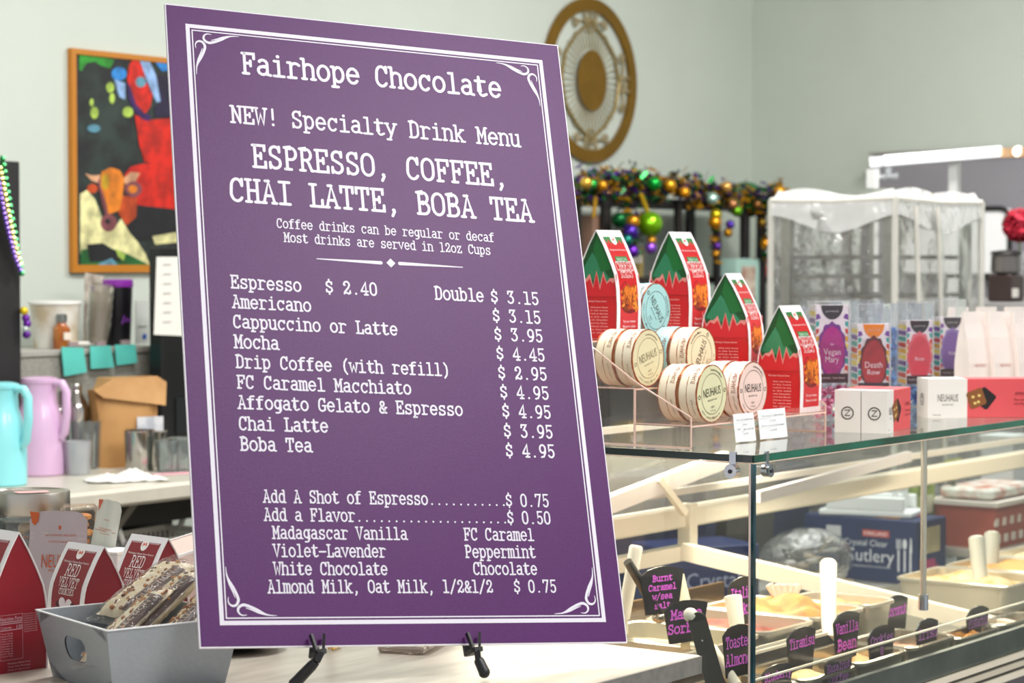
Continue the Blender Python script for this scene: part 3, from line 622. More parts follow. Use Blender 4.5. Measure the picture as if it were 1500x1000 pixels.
for (c, lb, ls) in (([(1076, 607), (1104, 604), (1108, 643), (1077, 647)], 'smaller white price card with a curled edge in front of the tins', ['Assorted Truffle Round', 'Butterscotch', '9 pcs', '14.99']),
                    ([(1112, 601), (1151, 597), (1153, 638), (1113, 646)], 'wider white price card just left of the green and red carton', ['Champagne Truffle Round', '4 Count', 'Butter cream & Champagne', '14.99'])):
    P4 = [Py(x, y, Y1 - .012) for x, y in c]; o0 = sum((Vector(p) for p in P4), Vector()) / 4
    bz = min(p.z for p in P4); t = thing('price_card', lb, 'card', (o0.x, Y1 - .012, KZ), group=None)
    x0 = (P4[0].x + P4[3].x) / 2 - o0.x; x1 = (P4[1].x + P4[2].x) / 2 - o0.x; z1 = (P4[0].z + P4[1].z) / 2 - KZ
    m_ = MB(); n = 6
    for i in range(n):
        for j in range(3):
            pass
    vs = [(x0 + (x1 - x0) * i / n, .006 * (j / 3) + .0025 * math.sin(i), .002 + (z1 - .002) * j / 3) for i in range(n + 1) for j in range(4)]
    m_.add(vs, [(i * 4 + j, (i + 1) * 4 + j, (i + 1) * 4 + j + 1, i * 4 + j + 1) for i in range(n) for j in range(3)]); pa_ = m_.build('paper', tagp, t, True)
    ms = MB(mp=lambda x, y, z: (x, .006 * (y / z1) - .0032, y))
    for i, s_ in enumerate(ls): plain(ms, s_, x0 + (x1 - x0) * .47, z1 * (.8 - .16 * i), (x1 - x0) * (.82 if i in (0, 2) else .24), .0028)
    ms.build('print', grey_ink, pa_)

copper = M('b5623c', .3, .6)
def tin(px, py, Y, zt, face, body, label, inkc='3b302c', back=False, rot=0, R=.049, th=.037, seed=0, grp='round truffle tins on the riser'):
    c = Py(px, py, Y); x = c.x; yy = Y + (th + .003 if back else 0)
    t = thing('truffle_tin', label, 'tin', (x, yy, zt), 0, grp)
    fm, bm = M(face, .45), M(body, .45); C_ = (0, 0, R)
    MB().lathe([(R * .96, .0), (R, .002), (R, th * .52)], 40, C_, 'y').build('lid', bm, t, True)
    MB().lathe([(R * .985, th * .55), (R * .985, th - .002), (R * .95, th)], 40, C_, 'y').build('base', M(body, .5, var=.06), t, True)
    rnd = random.Random(seed + int(px))
    m_ = MB()
    for (rr_, y0, wd) in ((R * 1.004, -.0006, .0016), (R * .99, th * .53, .0010), (R * .99, th - .001, .0012)):
        n = 60; vs = []
        for j in range(n):
            a = 2 * PI * j / n; k = wd * (.6 + 1.1 * rnd.random())
            for (r2, y2) in ((rr_, y0), (rr_, y0 + k)): vs.append((r2 * math.cos(a), y2, R + r2 * math.sin(a)))
        m_.add(vs, [(2 * j, 2 * ((j + 1) % n), 2 * ((j + 1) % n) + 1, 2 * j + 1) for j in range(n)])
    n = 60; vs = []
    for j in range(n):
        a = 2 * PI * j / n; k = R * (.955 + .025 * rnd.random())
        for r2 in (k, R * 1.003): vs.append((r2 * math.cos(a), -.0009, R + r2 * math.sin(a)))
    m_.add(vs, [(2 * j, 2 * ((j + 1) % n), 2 * ((j + 1) % n) + 1, 2 * j + 1) for j in range(n)])
    m_.build('copper_rim', copper, t)
    m_ = MB(mp=lambda x, y, z: (x, -.0008 - z, R + y)); m_.disc((0, 0), R * .965, n=40); fp = m_.build('face_paper', fm, t)
    if not back:
        co, si = math.cos(rot), math.sin(rot)
        ms = MB(mp=lambda x, y, z: (x * co - y * si, -.0013 - z, R + x * si + y * co))
        plain(ms, 'NEUHAUS', 0, .004, R * 1.12, R * .30); plain(ms, 'BELGIUM 1857', 0, -.010, R * .6, R * .06); plain(ms, 'NET', 0, -.022, R * .22, R * .07); plain(ms, '112 g', 0, -.028, R * .3, R * .06)
        ms.ring((0, 0), R * .69, R * .705, 40, z=.0001)
        ms.ring((R * .83, 0), R * .05, R * .075, 12); ms.ring((-R * .83, 0), R * .05, R * .075, 12)
        for k in range(44):
            a = math.radians(35 + k * 2.5) if k < 22 else math.radians(215 + (k - 22) * 4)
            if k % 7 != 6: plain(ms, 'nacoelisturebom'[k % 15], R * .83 * math.cos(a), R * .83 * math.sin(a), R * .05, R * .075, rot=a - PI / 2 if k < 22 else a + PI / 2)
        ms.build('face_print', M(inkc, .5), fp)
    # words down the side of the lid
    def side(ang0, y0, s_, wid, hgt):
        ms2 = MB(mp=lambda x, y, z: ((R + .0004) * math.cos(ang0 + x / R), y0 + y, R + (R + .0004) * math.sin(ang0 + x / R)))
        plain(ms2, s_, 0, 0, wid, hgt); return ms2
    side(math.radians(150 + 14 * math.sin(px)), th * .27, 'NEUHAUS', .036, .0085).build('side_print', M('8a4a35' if face != 'b7e1df' else 'b0603c', .5), t)
    side(math.radians(208), th * .27, 'Made in Belgium', .03, .0035).build('side_print', M('9a8f7c', .5), t)
    return t
tin(959, 454, 2.20, T3, 'a9d8d8', 'b9e3e4', 'light blue truffle tin on the top step, nearer of the two', rot=-.9)
tin(959, 454, 2.20, T3, 'a9d8d8', 'b5dedf', 'light blue truffle tin on the top step, tucked behind its twin', back=True)
tin(947.6, 518, 2.09, T2, 'ded5ae', 'f0e6cc', 'cream truffle tin on the middle step nearest the menu board', '8f8468', rot=.25)
tin(947.6, 518, 2.09, T2, 'ded5ae', 'ece2c4', 'cream truffle tin behind the one nearest the menu board, middle step', back=True)
tin(1025.6, 506, 2.09, T2, 'f0dfba', 'f7ead2', 'cream truffle tin with steeply tilted black lettering on the middle step', '17120f', rot=1.05)
tin(1025.6, 506, 2.09, T2, 'a9d8d8', 'a9dcde', 'light blue truffle tin showing behind the tilted cream tin, middle step', back=True)
tin(1041, 577, 1.975, T1, 'dedab2', 'f3e9d0', 'green-cream truffle tin at the front of the lowest step', '2d2a22', rot=.12)
tin(1041, 577, 1.975, T1, 'dedab2', 'f3e6cc', 'cream truffle tin behind the green-cream one, lowest step', back=True)
tin(1101, 566, 1.98, T1, 'f0d3c9', 'f9e8e0', 'pale pink truffle tin at the front of the lowest step', '2d2a22', rot=0)
tin(1101, 566, 1.98, T1, 'f0d3c9', 'f6e4dc', 'pale pink truffle tin behind the front pink one', back=True)

# ================================================================ gable-top cartons
def carton(x, y, z, rz, kind, label, W=.076, Dp=.088, Hh=.192, group='sriracha cheese straw cartons', extra=0):
    t = thing('gable_carton', label, 'box', (x, y, z), rz, group)
    hb = Hh * .56; P = [(-Dp / 2, 0), (-Dp / 2 * 1.03, hb * .5), (-Dp / 2 * .99, hb * .85), (-Dp / 2 * .90, hb * 1.05), (-Dp / 2 * .70, Hh * .70), (-Dp / 2 * .36, Hh * .86), (0, Hh)]
    L = [0]
    for i in range(1, len(P)): L.append(L[-1] + math.hypot(P[i][0] - P[i - 1][0], P[i][1] - P[i - 1][1]))
    T = L[-1]
    def prof(s_, off):
        s_ = max(0, min(T, s_ * T)); i = 1
        while i < len(P) - 1 and L[i] < s_: i += 1
        k = (s_ - L[i - 1]) / (L[i] - L[i - 1]); a, b = P[i - 1], P[i]; dx, dz = b[0] - a[0], b[1] - a[1]; q = math.hypot(dx, dz)
        return (a[0] + dx * k - off * dz / q, a[1] + dz * k + off * dx / q)
    full = P + [(-p[0], p[1]) for p in P[-2::-1]]
    n = len(full); vs = [(-W / 2 + .003, a, b) for a, b in full] + [(W / 2 - .003, a, b) for a, b in full]
    m_ = MB(); m_.mi = 0; m_.add(vs, [tuple(range(n - 1, -1, -1)), tuple(range(n, 2 * n))]); m_.mi = 1
    m_.add(vs, [(i, (i + 1) % n, n + (i + 1) % n, n + i) for i in range(n)])
    red = kind == 'velvet'
    side_c = M('8d1526', .4, var=.12, scale=12) if red else M('d01a20', .35, var=.08, scale=10)
    m_.build('carton_body', [side_c, M('f1eef2', .45)], t)
    # white front and rear straps, a little wider than the body
    for sgn, nm in ((1, 'front_strap'), (-1, 'rear_strap')):
        m_ = MB(); k = 14; vs = []
        for i in range(k + 1):
            a = prof(i / k, .0008); b = prof(i / k, -.0004)
            for xx in (-W / 2, W / 2):
                vs += [(xx, sgn * a[0], a[1]), (xx, sgn * b[0], b[1])]
        for i in range(k):
            o = 4 * i
            for (p, q) in ((0, 2), (3, 1), (1, 0), (2, 3)): m_.f.append((o + p, o + q, o + 4 + q, o + 4 + p)); m_.m.append(0)
        m_.v = vs; m_.build(nm, M('f4f1f3', .4), t, True)
    def fm(off): return lambda xx, s_, z: (xx, *prof(s_ / T, .0012 + off + z))
    inx = W / 2 - .0095; cm = '8d1526' if red else 'cf1a22'
    m_ = MB(mp=fm(0)); k = 12; s0, s1 = .05 * T, .93 * T
    for i in range(k): a, b = s0 + (s1 - s0) * i / k, s0 + (s1 - s0) * (i + 1) / k; m_.quad((-inx, a, 0), (inx, a, 0), (inx, b, 0), (-inx, b, 0))
    pf = m_.build('printed_front', M(cm, .35, coat=.15), t, True)
    wm = M('f6f2f0', .5); iw = MB(mp=fm(.0003))
    iw.disc((0, .90 * T), .0085, .0106, 18)
    plain(iw, 'Mississippi Cheese Straw Factory', 0, .80 * T, inx * 1.75, .0032)
    if red:
        typed(iw, 'RED', -.0165, .655 * T, .011, 1.15, .13); typed(iw, 'VELVET', -.0240, .545 * T, .0080, 1.2, .14, sx=.92); typed(iw, 'COOKIES', -.0182, .470 * T, .0052, 1.2, .16)
        for y_ in (.925, .915): iw.stroke([(-inx + .002, y_ * T), (-.010, y_ * T)], .0005); iw.stroke([(.010, y_ * T), (inx - .002, y_ * T)], .0005)
    else:
        typed(iw, 'CHEESE', -.0261, .60 * T, .0087, 1.40, .135); typed(iw, 'STRAWS', -.0195, .535 * T, .0065, 1.25, .14)
        plain(iw, 'Try our cheese', 0, .155 * T, inx * 1.4, .0045); plain(iw, 'flavor in a bite', 0, .110 * T, inx * 1.4, .0045)
    iw.build('front_lettering', wm, pf)
    em = MB(mp=fm(.0006)); em.stroke([(-.004, .885 * T), (-.0035, .912 * T), (-.0005, .893 * T), (.0025, .915 * T), (.004, .887 * T)], .0018)
    e_ = em.build('emblem', M('e0522a', .5), pf)
    if not red:
        gm = MB(mp=fm(.0002)); gm.poly([(-inx, .93 * T, 0), (inx, .93 * T, 0)] + [(inx - 2 * inx * i / 10, (.93 - (.075 if i % 2 else .02)) * T, 0) for i in range(11)])
        gm.poly([(-.019, .68 * T, 0), (.019, .68 * T, 0), (.019, .735 * T, 0), (-.019, .735 * T, 0)]); gm.build('green_print', M('0d7a35', .45), pf)
        tx = MB(mp=fm(.0005)); plain(tx, 'SRIRACHA', 0, .708 * T, .033, .0065); tx.build('badge_lettering', M('cfeccf', .5), pf)
        rnd = random.Random(3); fr = MB(mp=fm(.0003))
        bw = MB(mp=fm(.0002)); bw.disc((.001, .30 * T), inx * .95, .016, 18); bw.stroke([(-inx * .9, .44 * T), (-.01, .50 * T), (.0, .47 * T)], .0014); bw.build('bowl_print', M('7c1416', .5), pf)
        for i in range(60):
            a = rnd.uniform(-1.35, 1.35) + PI / 2; cx_, cy_ = rnd.uniform(-.020, .021), rnd.uniform(.27, .45) * T; ln = rnd.uniform(.006, .011)
            fr.mi = rnd.choice([0, 0, 1, 2, 3]); fr.stroke([(cx_ - ln * math.cos(a), cy_ - ln * math.sin(a)), (cx_ + .001, cy_), (cx_ + ln * math.cos(a), cy_ + ln * math.sin(a))], .0042, ends=False)
        fr.build('straws_print', [M('e07a1c', .5), M('b4520f', .5), M('f0952f', .5), M('8a3a0c', .5)], pf)
    else:
        fr = MB(mp=fm(.0003)); rnd = random.Random(5); fr.mi = 0
        for i in range(18):
            fr.mi = i % 2; fr.disc((rnd.uniform(-.018, .018), rnd.uniform(.18, .40) * T), .008 if fr.mi == 0 else .005, n=12)
        fr.build('cookies_print', [M('e9dde4', .5), M('4a1020', .5)], pf)
    # side artwork
    hw = W / 2 - .0028
    for sg in (-1, 1):
        sm = lambda yy, zz, o: (sg * (hw + .0002 + o), yy * 1.0, zz)
        if not red:
            ga = MB(mp=sm); top = [(-p[0], p[1]) for p in full]
            roof = [(a, b) for a, b in full if b > hb * .82]; ga.mi = 0; ga.poly([(a * .985, b, 0) for a, b in roof])
            ga.mi = 1; ga.poly([(-Dp * .42, hb * .88, .0002), (Dp * .44, hb * 1.02, .0002), (Dp * .1, Hh * .80, .0002)])
            ga.mi = 2; ga.poly([(-Dp * .36, hb * 1.15, .0003), (-.001, Hh * .97, .0003), (Dp * .08, Hh * .82, .0003), (-Dp * .1, hb * 1.1, .0003)])
            nfl = 12; fl = [(-Dp * .49 + Dp * .98 * i / nfl, hb * (.9 if i % 2 else 1.06) + rnd.uniform(-.003, .003) if False else hb * ((.86 if i % 2 else 1.02) + .07 * math.sin(i * 2.3)), .0004) for i in range(nfl + 1)]
            ga.mi = 4; ga.poly([(-Dp * .48, hb * .75, .0003), (Dp * .48, hb * .75, .0003)] + [(y_, z_ + .006 + .003 * math.sin(i_ * 1.7), .0003) for i_, (y_, z_, o_) in enumerate(fl)][::-1])
            ga.mi = 3; ga.poly([(-Dp * .49, hb * .7, .0004), (Dp * .49, hb * .7, .0004)] + fl[::-1])
            sa = ga.build('side_art', [M('0b4f1e', .4), M('3d8f66', .25, .4, bump=.5, scale=40), M('126b2c', .4), M('d8202a', .4), M('e58f88', .4)], t)
            tx = MB(mp=lambda a, b, o: (sg * (hw + .0008 + o), -a * -sg, b))
            plain(tx, 'Mississippi Cheese Straws', 0, hb * .62, Dp * .5, .003)
            for i in range(9): plain(tx, ['that you have', 'in the home', 'made by the time', 'is the mild', 'old Cheddar', 'and the flavor', 'cheese straws', 'for every one', 'to enjoy'][i], .006, hb * .52 - i * .0056, Dp * .42, .0028)
            tx.build('side_lettering', M('f2c9c4', .5), sa)
        elif extra:
            tx = MB(mp=lambda a, b, o: (sg * (hw + .0005 + o), sg * a, b))
            plain(tx, 'Nutrition Facts', -.012, .074, .034, .0055); plain(tx, 'Calories', -.020, .062, .016, .0035); plain(tx, '130', .001, .062, .009, .005)
            for i, zz in enumerate((.069, .0665, .058)): tx.quad((-.029, zz, 0), (.005, zz, 0), (.005, zz + .0009, 0), (-.029, zz + .0009, 0))
            for i in range(10): plain(tx, ['Total Fat 6g', 'Saturated Fat 3g', 'Cholesterol 5mg', 'Sodium 105mg', 'Total Carb 18g', 'Dietary Fiber 0g', 'Total Sugars 9g', 'Protein 1g', 'Iron 0mg', 'Calcium 10mg'][i], -.019, .054 - i * .0034, .018, .0018)
            for i in range(9): plain(tx, 'ingredients flour sugar', .019, .078 - i * .003, .022, .0016)
            tx.stroke([(-.030, .079), (.006, .079), (.006, .018), (-.030, .018), (-.030, .079)], .0004)
            for i, s_ in enumerate(('Mississippi Cheese Straw', 'Yazoo City, Mississippi', 'Made in the U.S.A.')): plain(tx, s_, 0, .013 - i * .0045, .036, .0022)
            tx.build('side_lettering', M('c9a3ab', .5), t)
    return t
def ctr(px, Y): p = Py(px, 390, Y); return p.x
carton(ctr(889, 2.245), 2.245, T3, 0, 'straw', 'green and red cheese straw carton partly hidden by the menu board')
carton(ctr(994, 2.255), 2.255, T3, 0, 'straw', 'green and red cheese straw carton on the top step behind the blue tin')
carton(ctr(1072, 2.135), 2.135, T2, .16, 'straw', 'green and red cheese straw carton turned sideways on the middle step', Dp=.092)
carton(ctr(1155, 2.02), 2.02, T1, 0, 'straw', 'green and red cheese straw carton on the lowest step, nearest')

# ---- clear gift boxes with printed cards
crk = {'pink': M('c2357e', .15, hex2='f2a3cf', scale=70), 'blue': M('2a5fae', .2, hex2='7ab4ea', scale=60)}
def gift(px, Y, zt, rz, top_c, bean_c, halo, words, label, W=.068, Dp=.05, Hh=.225, card_h=(.085, .195), fillc='pink'):
    t = thing('gift_box', label, 'box', (ctr(px, Y), Y, zt), rz, 'clear gift boxes with printed sleeves')
    cl = CLEAR('fbfbfc', .025, 'f2f2f8', .8, .03, wrinkle=9)
    MB().box((0, 0, Hh / 2 + .001), (W, Dp, Hh)).build('clear_shell', cl, t)
    m_ = MB()
    for sx in (-1, 1):
        for sy in (-1, 1): m_.bar((sx * W / 2, sy * Dp / 2, .001), (sx * W / 2, sy * Dp / 2, Hh), .0012)
        m_.bar((sx * W / 2, -Dp / 2, Hh), (sx * W / 2, Dp / 2, Hh), .0012); m_.bar((-W / 2, sx * Dp / 2, Hh), (W / 2, sx * Dp / 2, Hh), .0012)
    m_.build('shell_edge', CLEAR('ffffff', .3, 'f4f4fa', 1.5, .05), t)
    rnd = random.Random(int(px)); z0, z1 = card_h; m_ = MB()
    for i in range(46): m_.sphere((rnd.uniform(-.4, .4) * W, rnd.uniform(-.36, .36) * Dp, rnd.uniform(.008, max(.02, z0 - .01))), rnd.uniform(.005, .009), 6, 4, (1, .8, .7))
    o = m_.build('candy_filling', crk[fillc], t); o['kind'] = 'stuff'
    MB().box((0, 0, (z0 + z1) / 2), (W - .004, Dp - .006, z1 - z0)).build('sleeve', M('efe8ee', .5), t)
    fy = -(Dp - .006) / 2 - .0004; fr = lambda x, y, z: (x, fy - z, y)
    w2 = W / 2 - .002; hh = z1 - z0
    m_ = MB(mp=fr); cols = ['e8b020', 'd4351f', '2fa6a0', '7a3fa0', 'f0d860']
    for sx in (-1, 1):
        for i in range(9):
            m_.mi = i % 5; zz = z0 + hh * (.05 + .095 * i); m_.poly([(sx * w2, zz, 0), (sx * (w2 - .009 + .004 * math.cos(i)), zz + .004, 0), (sx * (w2 - .006), zz + .012, 0), (sx * w2, zz + .011, 0)])
    m_.build('floral_print', [M(c, .5) for c in cols], t)
    m_ = MB(mp=lambda x, y, z: (-W / 2 + .0014 - z, x, y))
    for i in range(10):
        m_.mi = i % 5; zz = z0 + hh * .095 * i; m_.quad((-Dp / 2 + .004, zz, 0), (Dp / 2 - .004, zz + .003, 0), (Dp / 2 - .004, zz + .011, 0), (-Dp / 2 + .004, zz + .010, 0))
    m_.build('floral_print', [M(c, .5) for c in cols], t)
    m_ = MB(mp=fr); m_.poly([(.022 * math.cos(a), z1 + .022 * 1.25 * math.sin(a), .0003) for a in [PI + PI * i / 14 for i in range(15)]]); lo = m_.build('brand_lobe', M(top_c, .4), t)
    m_ = MB(mp=fr); plain(m_, 'gourmet jelly', 0, z1 - .011, .026, .004, z=.0006); m_.build('brand_lettering', M('c9c4c8', .5), lo)
    m_ = MB(mp=fr); cyc = z0 + hh * .42; k = 22
    m_.poly([((.0285 + .0014 * math.cos(12 * a)) * math.cos(a), cyc + (.054 + .002 * math.cos(12 * a)) * math.sin(a), .0004) for a in [2 * PI * i / 72 for i in range(72)]]); m_.build('medallion_outline', M(halo, .4), t)
    m_ = MB(mp=fr); m_.disc((0, cyc - .002), .0245, .048, 28, z=.0008); me_ = m_.build('medallion', M(bean_c, .35), t)
    m_ = MB(mp=fr)
    for i, (s_, wd, hg) in enumerate(words): plain(m_, s_, 0, cyc + .012 - i * .0145, wd, hg, z=.0011)
    m_.build('flavor_lettering', M('f7eef4', .5), me_)
    if Hh > .2:
        m_ = MB(mp=fr); m_.quad((-w2, z0, .0013), (w2, z0, .0013), (w2, z0 + .018, .0013), (-w2, z0 + .018, .0013)); m_.build('sleeve_band', M('3a2430', .5), t)
        m_ = MB(mp=fr); plain(m_, 'Handmade . Corn Syrup', 0, z0 + .010, .05, .0035, z=.0017); m_.build('sleeve_lettering', M('e9dce4', .5), t)
    return t
gift(1213, 2.10, KZ, -.78, '2a2028', 'b3158a', '7b2c92', [('the', .007, .0045), ('Vegan', .034, .0125), ('Mary', .027, .0125)], 'tallest clear gift box, with a black lobe and magenta oval', Hh=.232, card_h=(.075, .225))
gift(1274, 2.10, KZ, -.78, 'e98a1c', 'b8242f', '6a1a22', [('', .01, .01), ('Death', .036, .0125), ('Row', .026, .011)], 'clear gift box with an orange top lobe and red oval', Hh=.225, card_h=(.05, .185))
gift(1340, 2.16, KZ, -.70, '2e2a30', 'd8475a', 'e07080', [('', .01, .01), ('Rose', .02, .008)], 'clear gift box with a black lobe and coral oval', W=.062, Hh=.225, card_h=(.05, .185), fillc='blue')
gift(1388, 2.24, KZ, -.68, '35323a', '7d5aa6', '8f7ab8', [('', .01, .01), ('Violet', .02, .008)], 'clear gift box with a black lobe and violet oval', W=.062, Hh=.225, card_h=(.05, .185), fillc='blue')
def shell(px, Y, rz, W, Dp, Hh, label, fill):
    t = thing('clear_box', label, 'box', (ctr(px, Y), Y, KZ), rz)
    MB().box((0, 0, Hh / 2 + .001), (W, Dp, Hh)).build('clear_shell', CLEAR('eef2f6', .12, 'e8ecf6', 1.4, .04, wrinkle=14), t)
    m_ = MB(); rnd = random.Random(int(px))
    for i in range(70): m_.sphere((rnd.uniform(-.42, .42) * W, rnd.uniform(-.4, .4) * Dp, rnd.uniform(.008, Hh * .72)), rnd.uniform(.007, .011), 6, 4)
    o = m_.build('wrapped_candy', crk[fill] if fill in crk else M(fill, .3, .3, hex2='e9e6f2', scale=50), t); o['kind'] = 'stuff'
shell(1310, 2.36, -.4, .10, .07, .215, 'clear box of blue wrapped candy behind the gift boxes', 'blue')
shell(1185, 2.33, -.2, .12, .06, .215, 'clear box of silver wrapped candy behind the nearest cheese straw carton', 'b6b4cf')
shell(1255, 2.34, -.2, .10, .07, .225, 'clear box with lilac filling behind the orange-topped gift box', 'a89cc4')

# ---- small cube-ended boxes and long biscuit boxes
coral = M('e0565c', .4); offw = M('ece9e4', .45); dk = M('2a1a14', .5)
def cookie(mb_fn, cx, cy, s_, t):
    m_ = MB(mp=mb_fn); q = lambda x, y, a: [(cx + s_ * (x * math.cos(a) - y * math.sin(a)), cy + s_ * (x * math.sin(a) + y * math.cos(a))) for x, y in ((-.5, -.5), (.3, -.5), (.5, -.3), (.5, .4), (.4, .5), (-.5, .45))] if False else None
    def rsq(x0, y0, a, r, z): m_.poly([(cx + x0 + r * (u * math.cos(a) - v * math.sin(a)), cy + y0 + r * (u * math.sin(a) + v * math.cos(a)), z) for u, v in ((-1, -.8), (-.8, -1), (.8, -1), (1, -.8), (1, .8), (.8, 1), (-.8, 1), (-1, .8))])
    m_.mi = 0; rsq(s_ * .45, 0, .9, s_ * .62, 0); m_.mi = 1; rsq(-s_ * .2, 0, .35, s_ * .62, .0003); m_.mi = 2
    for (a, b) in ((-.45, .1), (-.05, -.25), (-.3, -.35), (.0, .2)): m_.disc((cx + a * s_, cy + b * s_), s_ * .12, s_ * .1, 8, z=.0006)
    m_.build('cookie_print', [M('1d1215', .5), M('8a5426', .5), M('e8cd7a', .5)], t)
def zbox(c, rz, L, Wd, Hh, label, split=.45, group='white and coral chocolate boxes', lettering=True):
    """long carton, local +X its length; the -X end is white with a round emblem, the -Y side shows brand and cookie"""
    t = thing('chocolate_box', label, 'box', c, rz, group)
    MB().box((L / 2, 0, Hh / 2), (L, Wd, Hh), bev=.0008).build('carton', coral, t)
    m_ = MB(); m_.box((L * split / 2 - .0004, 0, Hh / 2), (L * split, Wd + .0012, Hh + .0010)); ws = m_.build('white_sleeve', offw, t)
    m_ = MB(mp=lambda a, b, z: (-.0012 - z, -a, b)); m_.ring((0, Hh * .46), Hh * .13, Hh * .155, 28); m_.stroke([(-Hh * .06, Hh * .53), (Hh * .06, Hh * .53), (-Hh * .06, Hh * .40), (Hh * .06, Hh * .40)], Hh * .022); m_.build('round_emblem', dk, ws)
    if lettering:
        f = lambda a, b, z: (a, -Wd / 2 - .0010 - z, b)
        m_ = MB(mp=f); plain(m_, 'NEUHAUS', L * split * .5, Hh * .52, L * split * .52, Hh * .19); plain(m_, 'BELGIUM 1857', L * split * .5, Hh * .34, L * split * .28, Hh * .04); plain(m_, '4 biscuits', L * split * .22, Hh * .08, L * split * .2, Hh * .04)
        m_.build('brand_lettering', dk, ws); cookie(f, L * (split + .10), Hh * .5, Hh * .36, t)
        m_ = MB(mp=f); plain(m_, 'AMANDOLA', L * .86, Hh * .62, L * .22, Hh * .10); plain(m_, 'Thin almond biscuits', L * .86, Hh * .46, L * .24, Hh * .06); plain(m_, 'with Belgian chocolate', L * .86, Hh * .36, L * .24, Hh * .06)
        m_.build('flavor_lettering', M('7c2028', .5), t)
    return t
c_ = Pz(1262, 633, KZ); 
zb1 = Pz(1243, 633, KZ); zb2 = Pz(1282, 633, KZ)
zbox((zb1.x, zb1.y + .004, KZ), .20, .16, .047, .076, 'small white-ended chocolate box, left one of the pair by the glass edge', .25, lettering=False)
zbox((zb1.x + .0500 * math.sin(.2), zb1.y + .004 - .0500 * math.cos(.2), KZ), .20, .16, .047, .076, 'small white-ended chocolate box, right one of the pair by the glass edge', .25)
lb_ = Pz(1358, 612, KZ); dl = math.radians(-47.5)
wd_ = .075
c0 = Vector((lb_.x, lb_.y, KZ)) + Vector((-math.sin(dl), math.cos(dl), 0)) * wd_ / 2
zbox(tuple(c0), dl, .235, wd_, .077, 'long white and coral biscuit box lying along the right edge of the glass', .34)

# ---- white paper bags
def wbag(px, Y, label, W=.060, Dp=.05, Hh=.2, rz=-.45):
    t = thing('paper_bag', label, 'bag', (ctr(px, Y), Y, KZ), rz, 'white paper bags at the far end of the glass top')
    m_ = MB(); L = [(0, 1, 1), (.45, 1.0, .98), (.72, .98, .6), (.88, .97, .22), (.90, .97, .12), (1, .96, .08)]
    vs = []
    for (k, a, b) in L: vs += [(-W / 2 * a, -Dp / 2 * b, Hh * k), (0, -Dp / 2 * b * 1.05, Hh * k), (W / 2 * a, -Dp / 2 * b, Hh * k), (W / 2 * a * .93, 0, Hh * k), (W / 2 * a, Dp / 2 * b, Hh * k), (-W / 2 * a, Dp / 2 * b, Hh * k), (-W / 2 * a * .93, 0, Hh * k)]
    m_.add(vs, [(i * 7 + j, i * 7 + (j + 1) % 7, (i + 1) * 7 + (j + 1) % 7, (i + 1) * 7 + j) for i in range(5) for j in range(7)] + [tuple(range(6, -1, -1)), tuple(35 + j for j in range(7))])
    m_.build('bag_body', M('f0e4de', .55, var=.04), t)
    MB().box((0, -.004, Hh * .94), (W * .98, .003, Hh * .13)).build('folded_top', M('f6ece6', .55), t)
    m_ = MB(mp=lambda a, b, z: (a, -Dp / 2 - .0022 + (.012 if b > .1 else 0) * 0, b)); plain(m_, 'NEUHAUS', 0, Hh * .42, W * .5, .007); m_.build('brand_lettering', M('c98a80', .5), t)
for i, (px, Y, lb) in enumerate(((1424, 2.12, 'white folded paper bag right of the violet gift box, front row'), (1461, 2.08, 'white folded paper bag, second in the front row'),
    (1497, 2.04, 'white folded paper bag, third in the front row'), (1530, 2.01, 'white folded paper bag cut by the right edge'),
    (1402, 2.38, 'white paper bag in the rear row, leftmost'), (1443, 2.34, 'white paper bag in the rear row, middle'), (1484, 2.30, 'white paper bag in the rear row, rightmost'))): wbag(px, Y, lb)
# ================================================================ left of the board: cartons, jar, pouches, tray
def atd(px, d, z):
    r = ray(px, 390); p = C0 + r * (d / r.dot(F_)); return (p.x, p.y, z)
rot = math.radians(-97.8)
carton(2.058, 2.386, cT, rot, 'velvet', 'dark red carton cut by the left edge, with nutrition facts on its side', W=.088, Dp=.088, Hh=.19, group='red velvet cookie cartons', extra=1)
carton(2.285, 2.462, cT, rot + .02, 'velvet', 'dark red cookie carton with white lettering standing directly behind the grey tray', W=.088, Dp=.074, Hh=.142, group='red velvet cookie cartons')
carton(2.405, 2.452, cT, rot + .03, 'velvet', 'dark red carton half hidden behind another dark red carton and the candy bags', W=.088, Dp=.074, Hh=.143, group='red velvet cookie cartons')

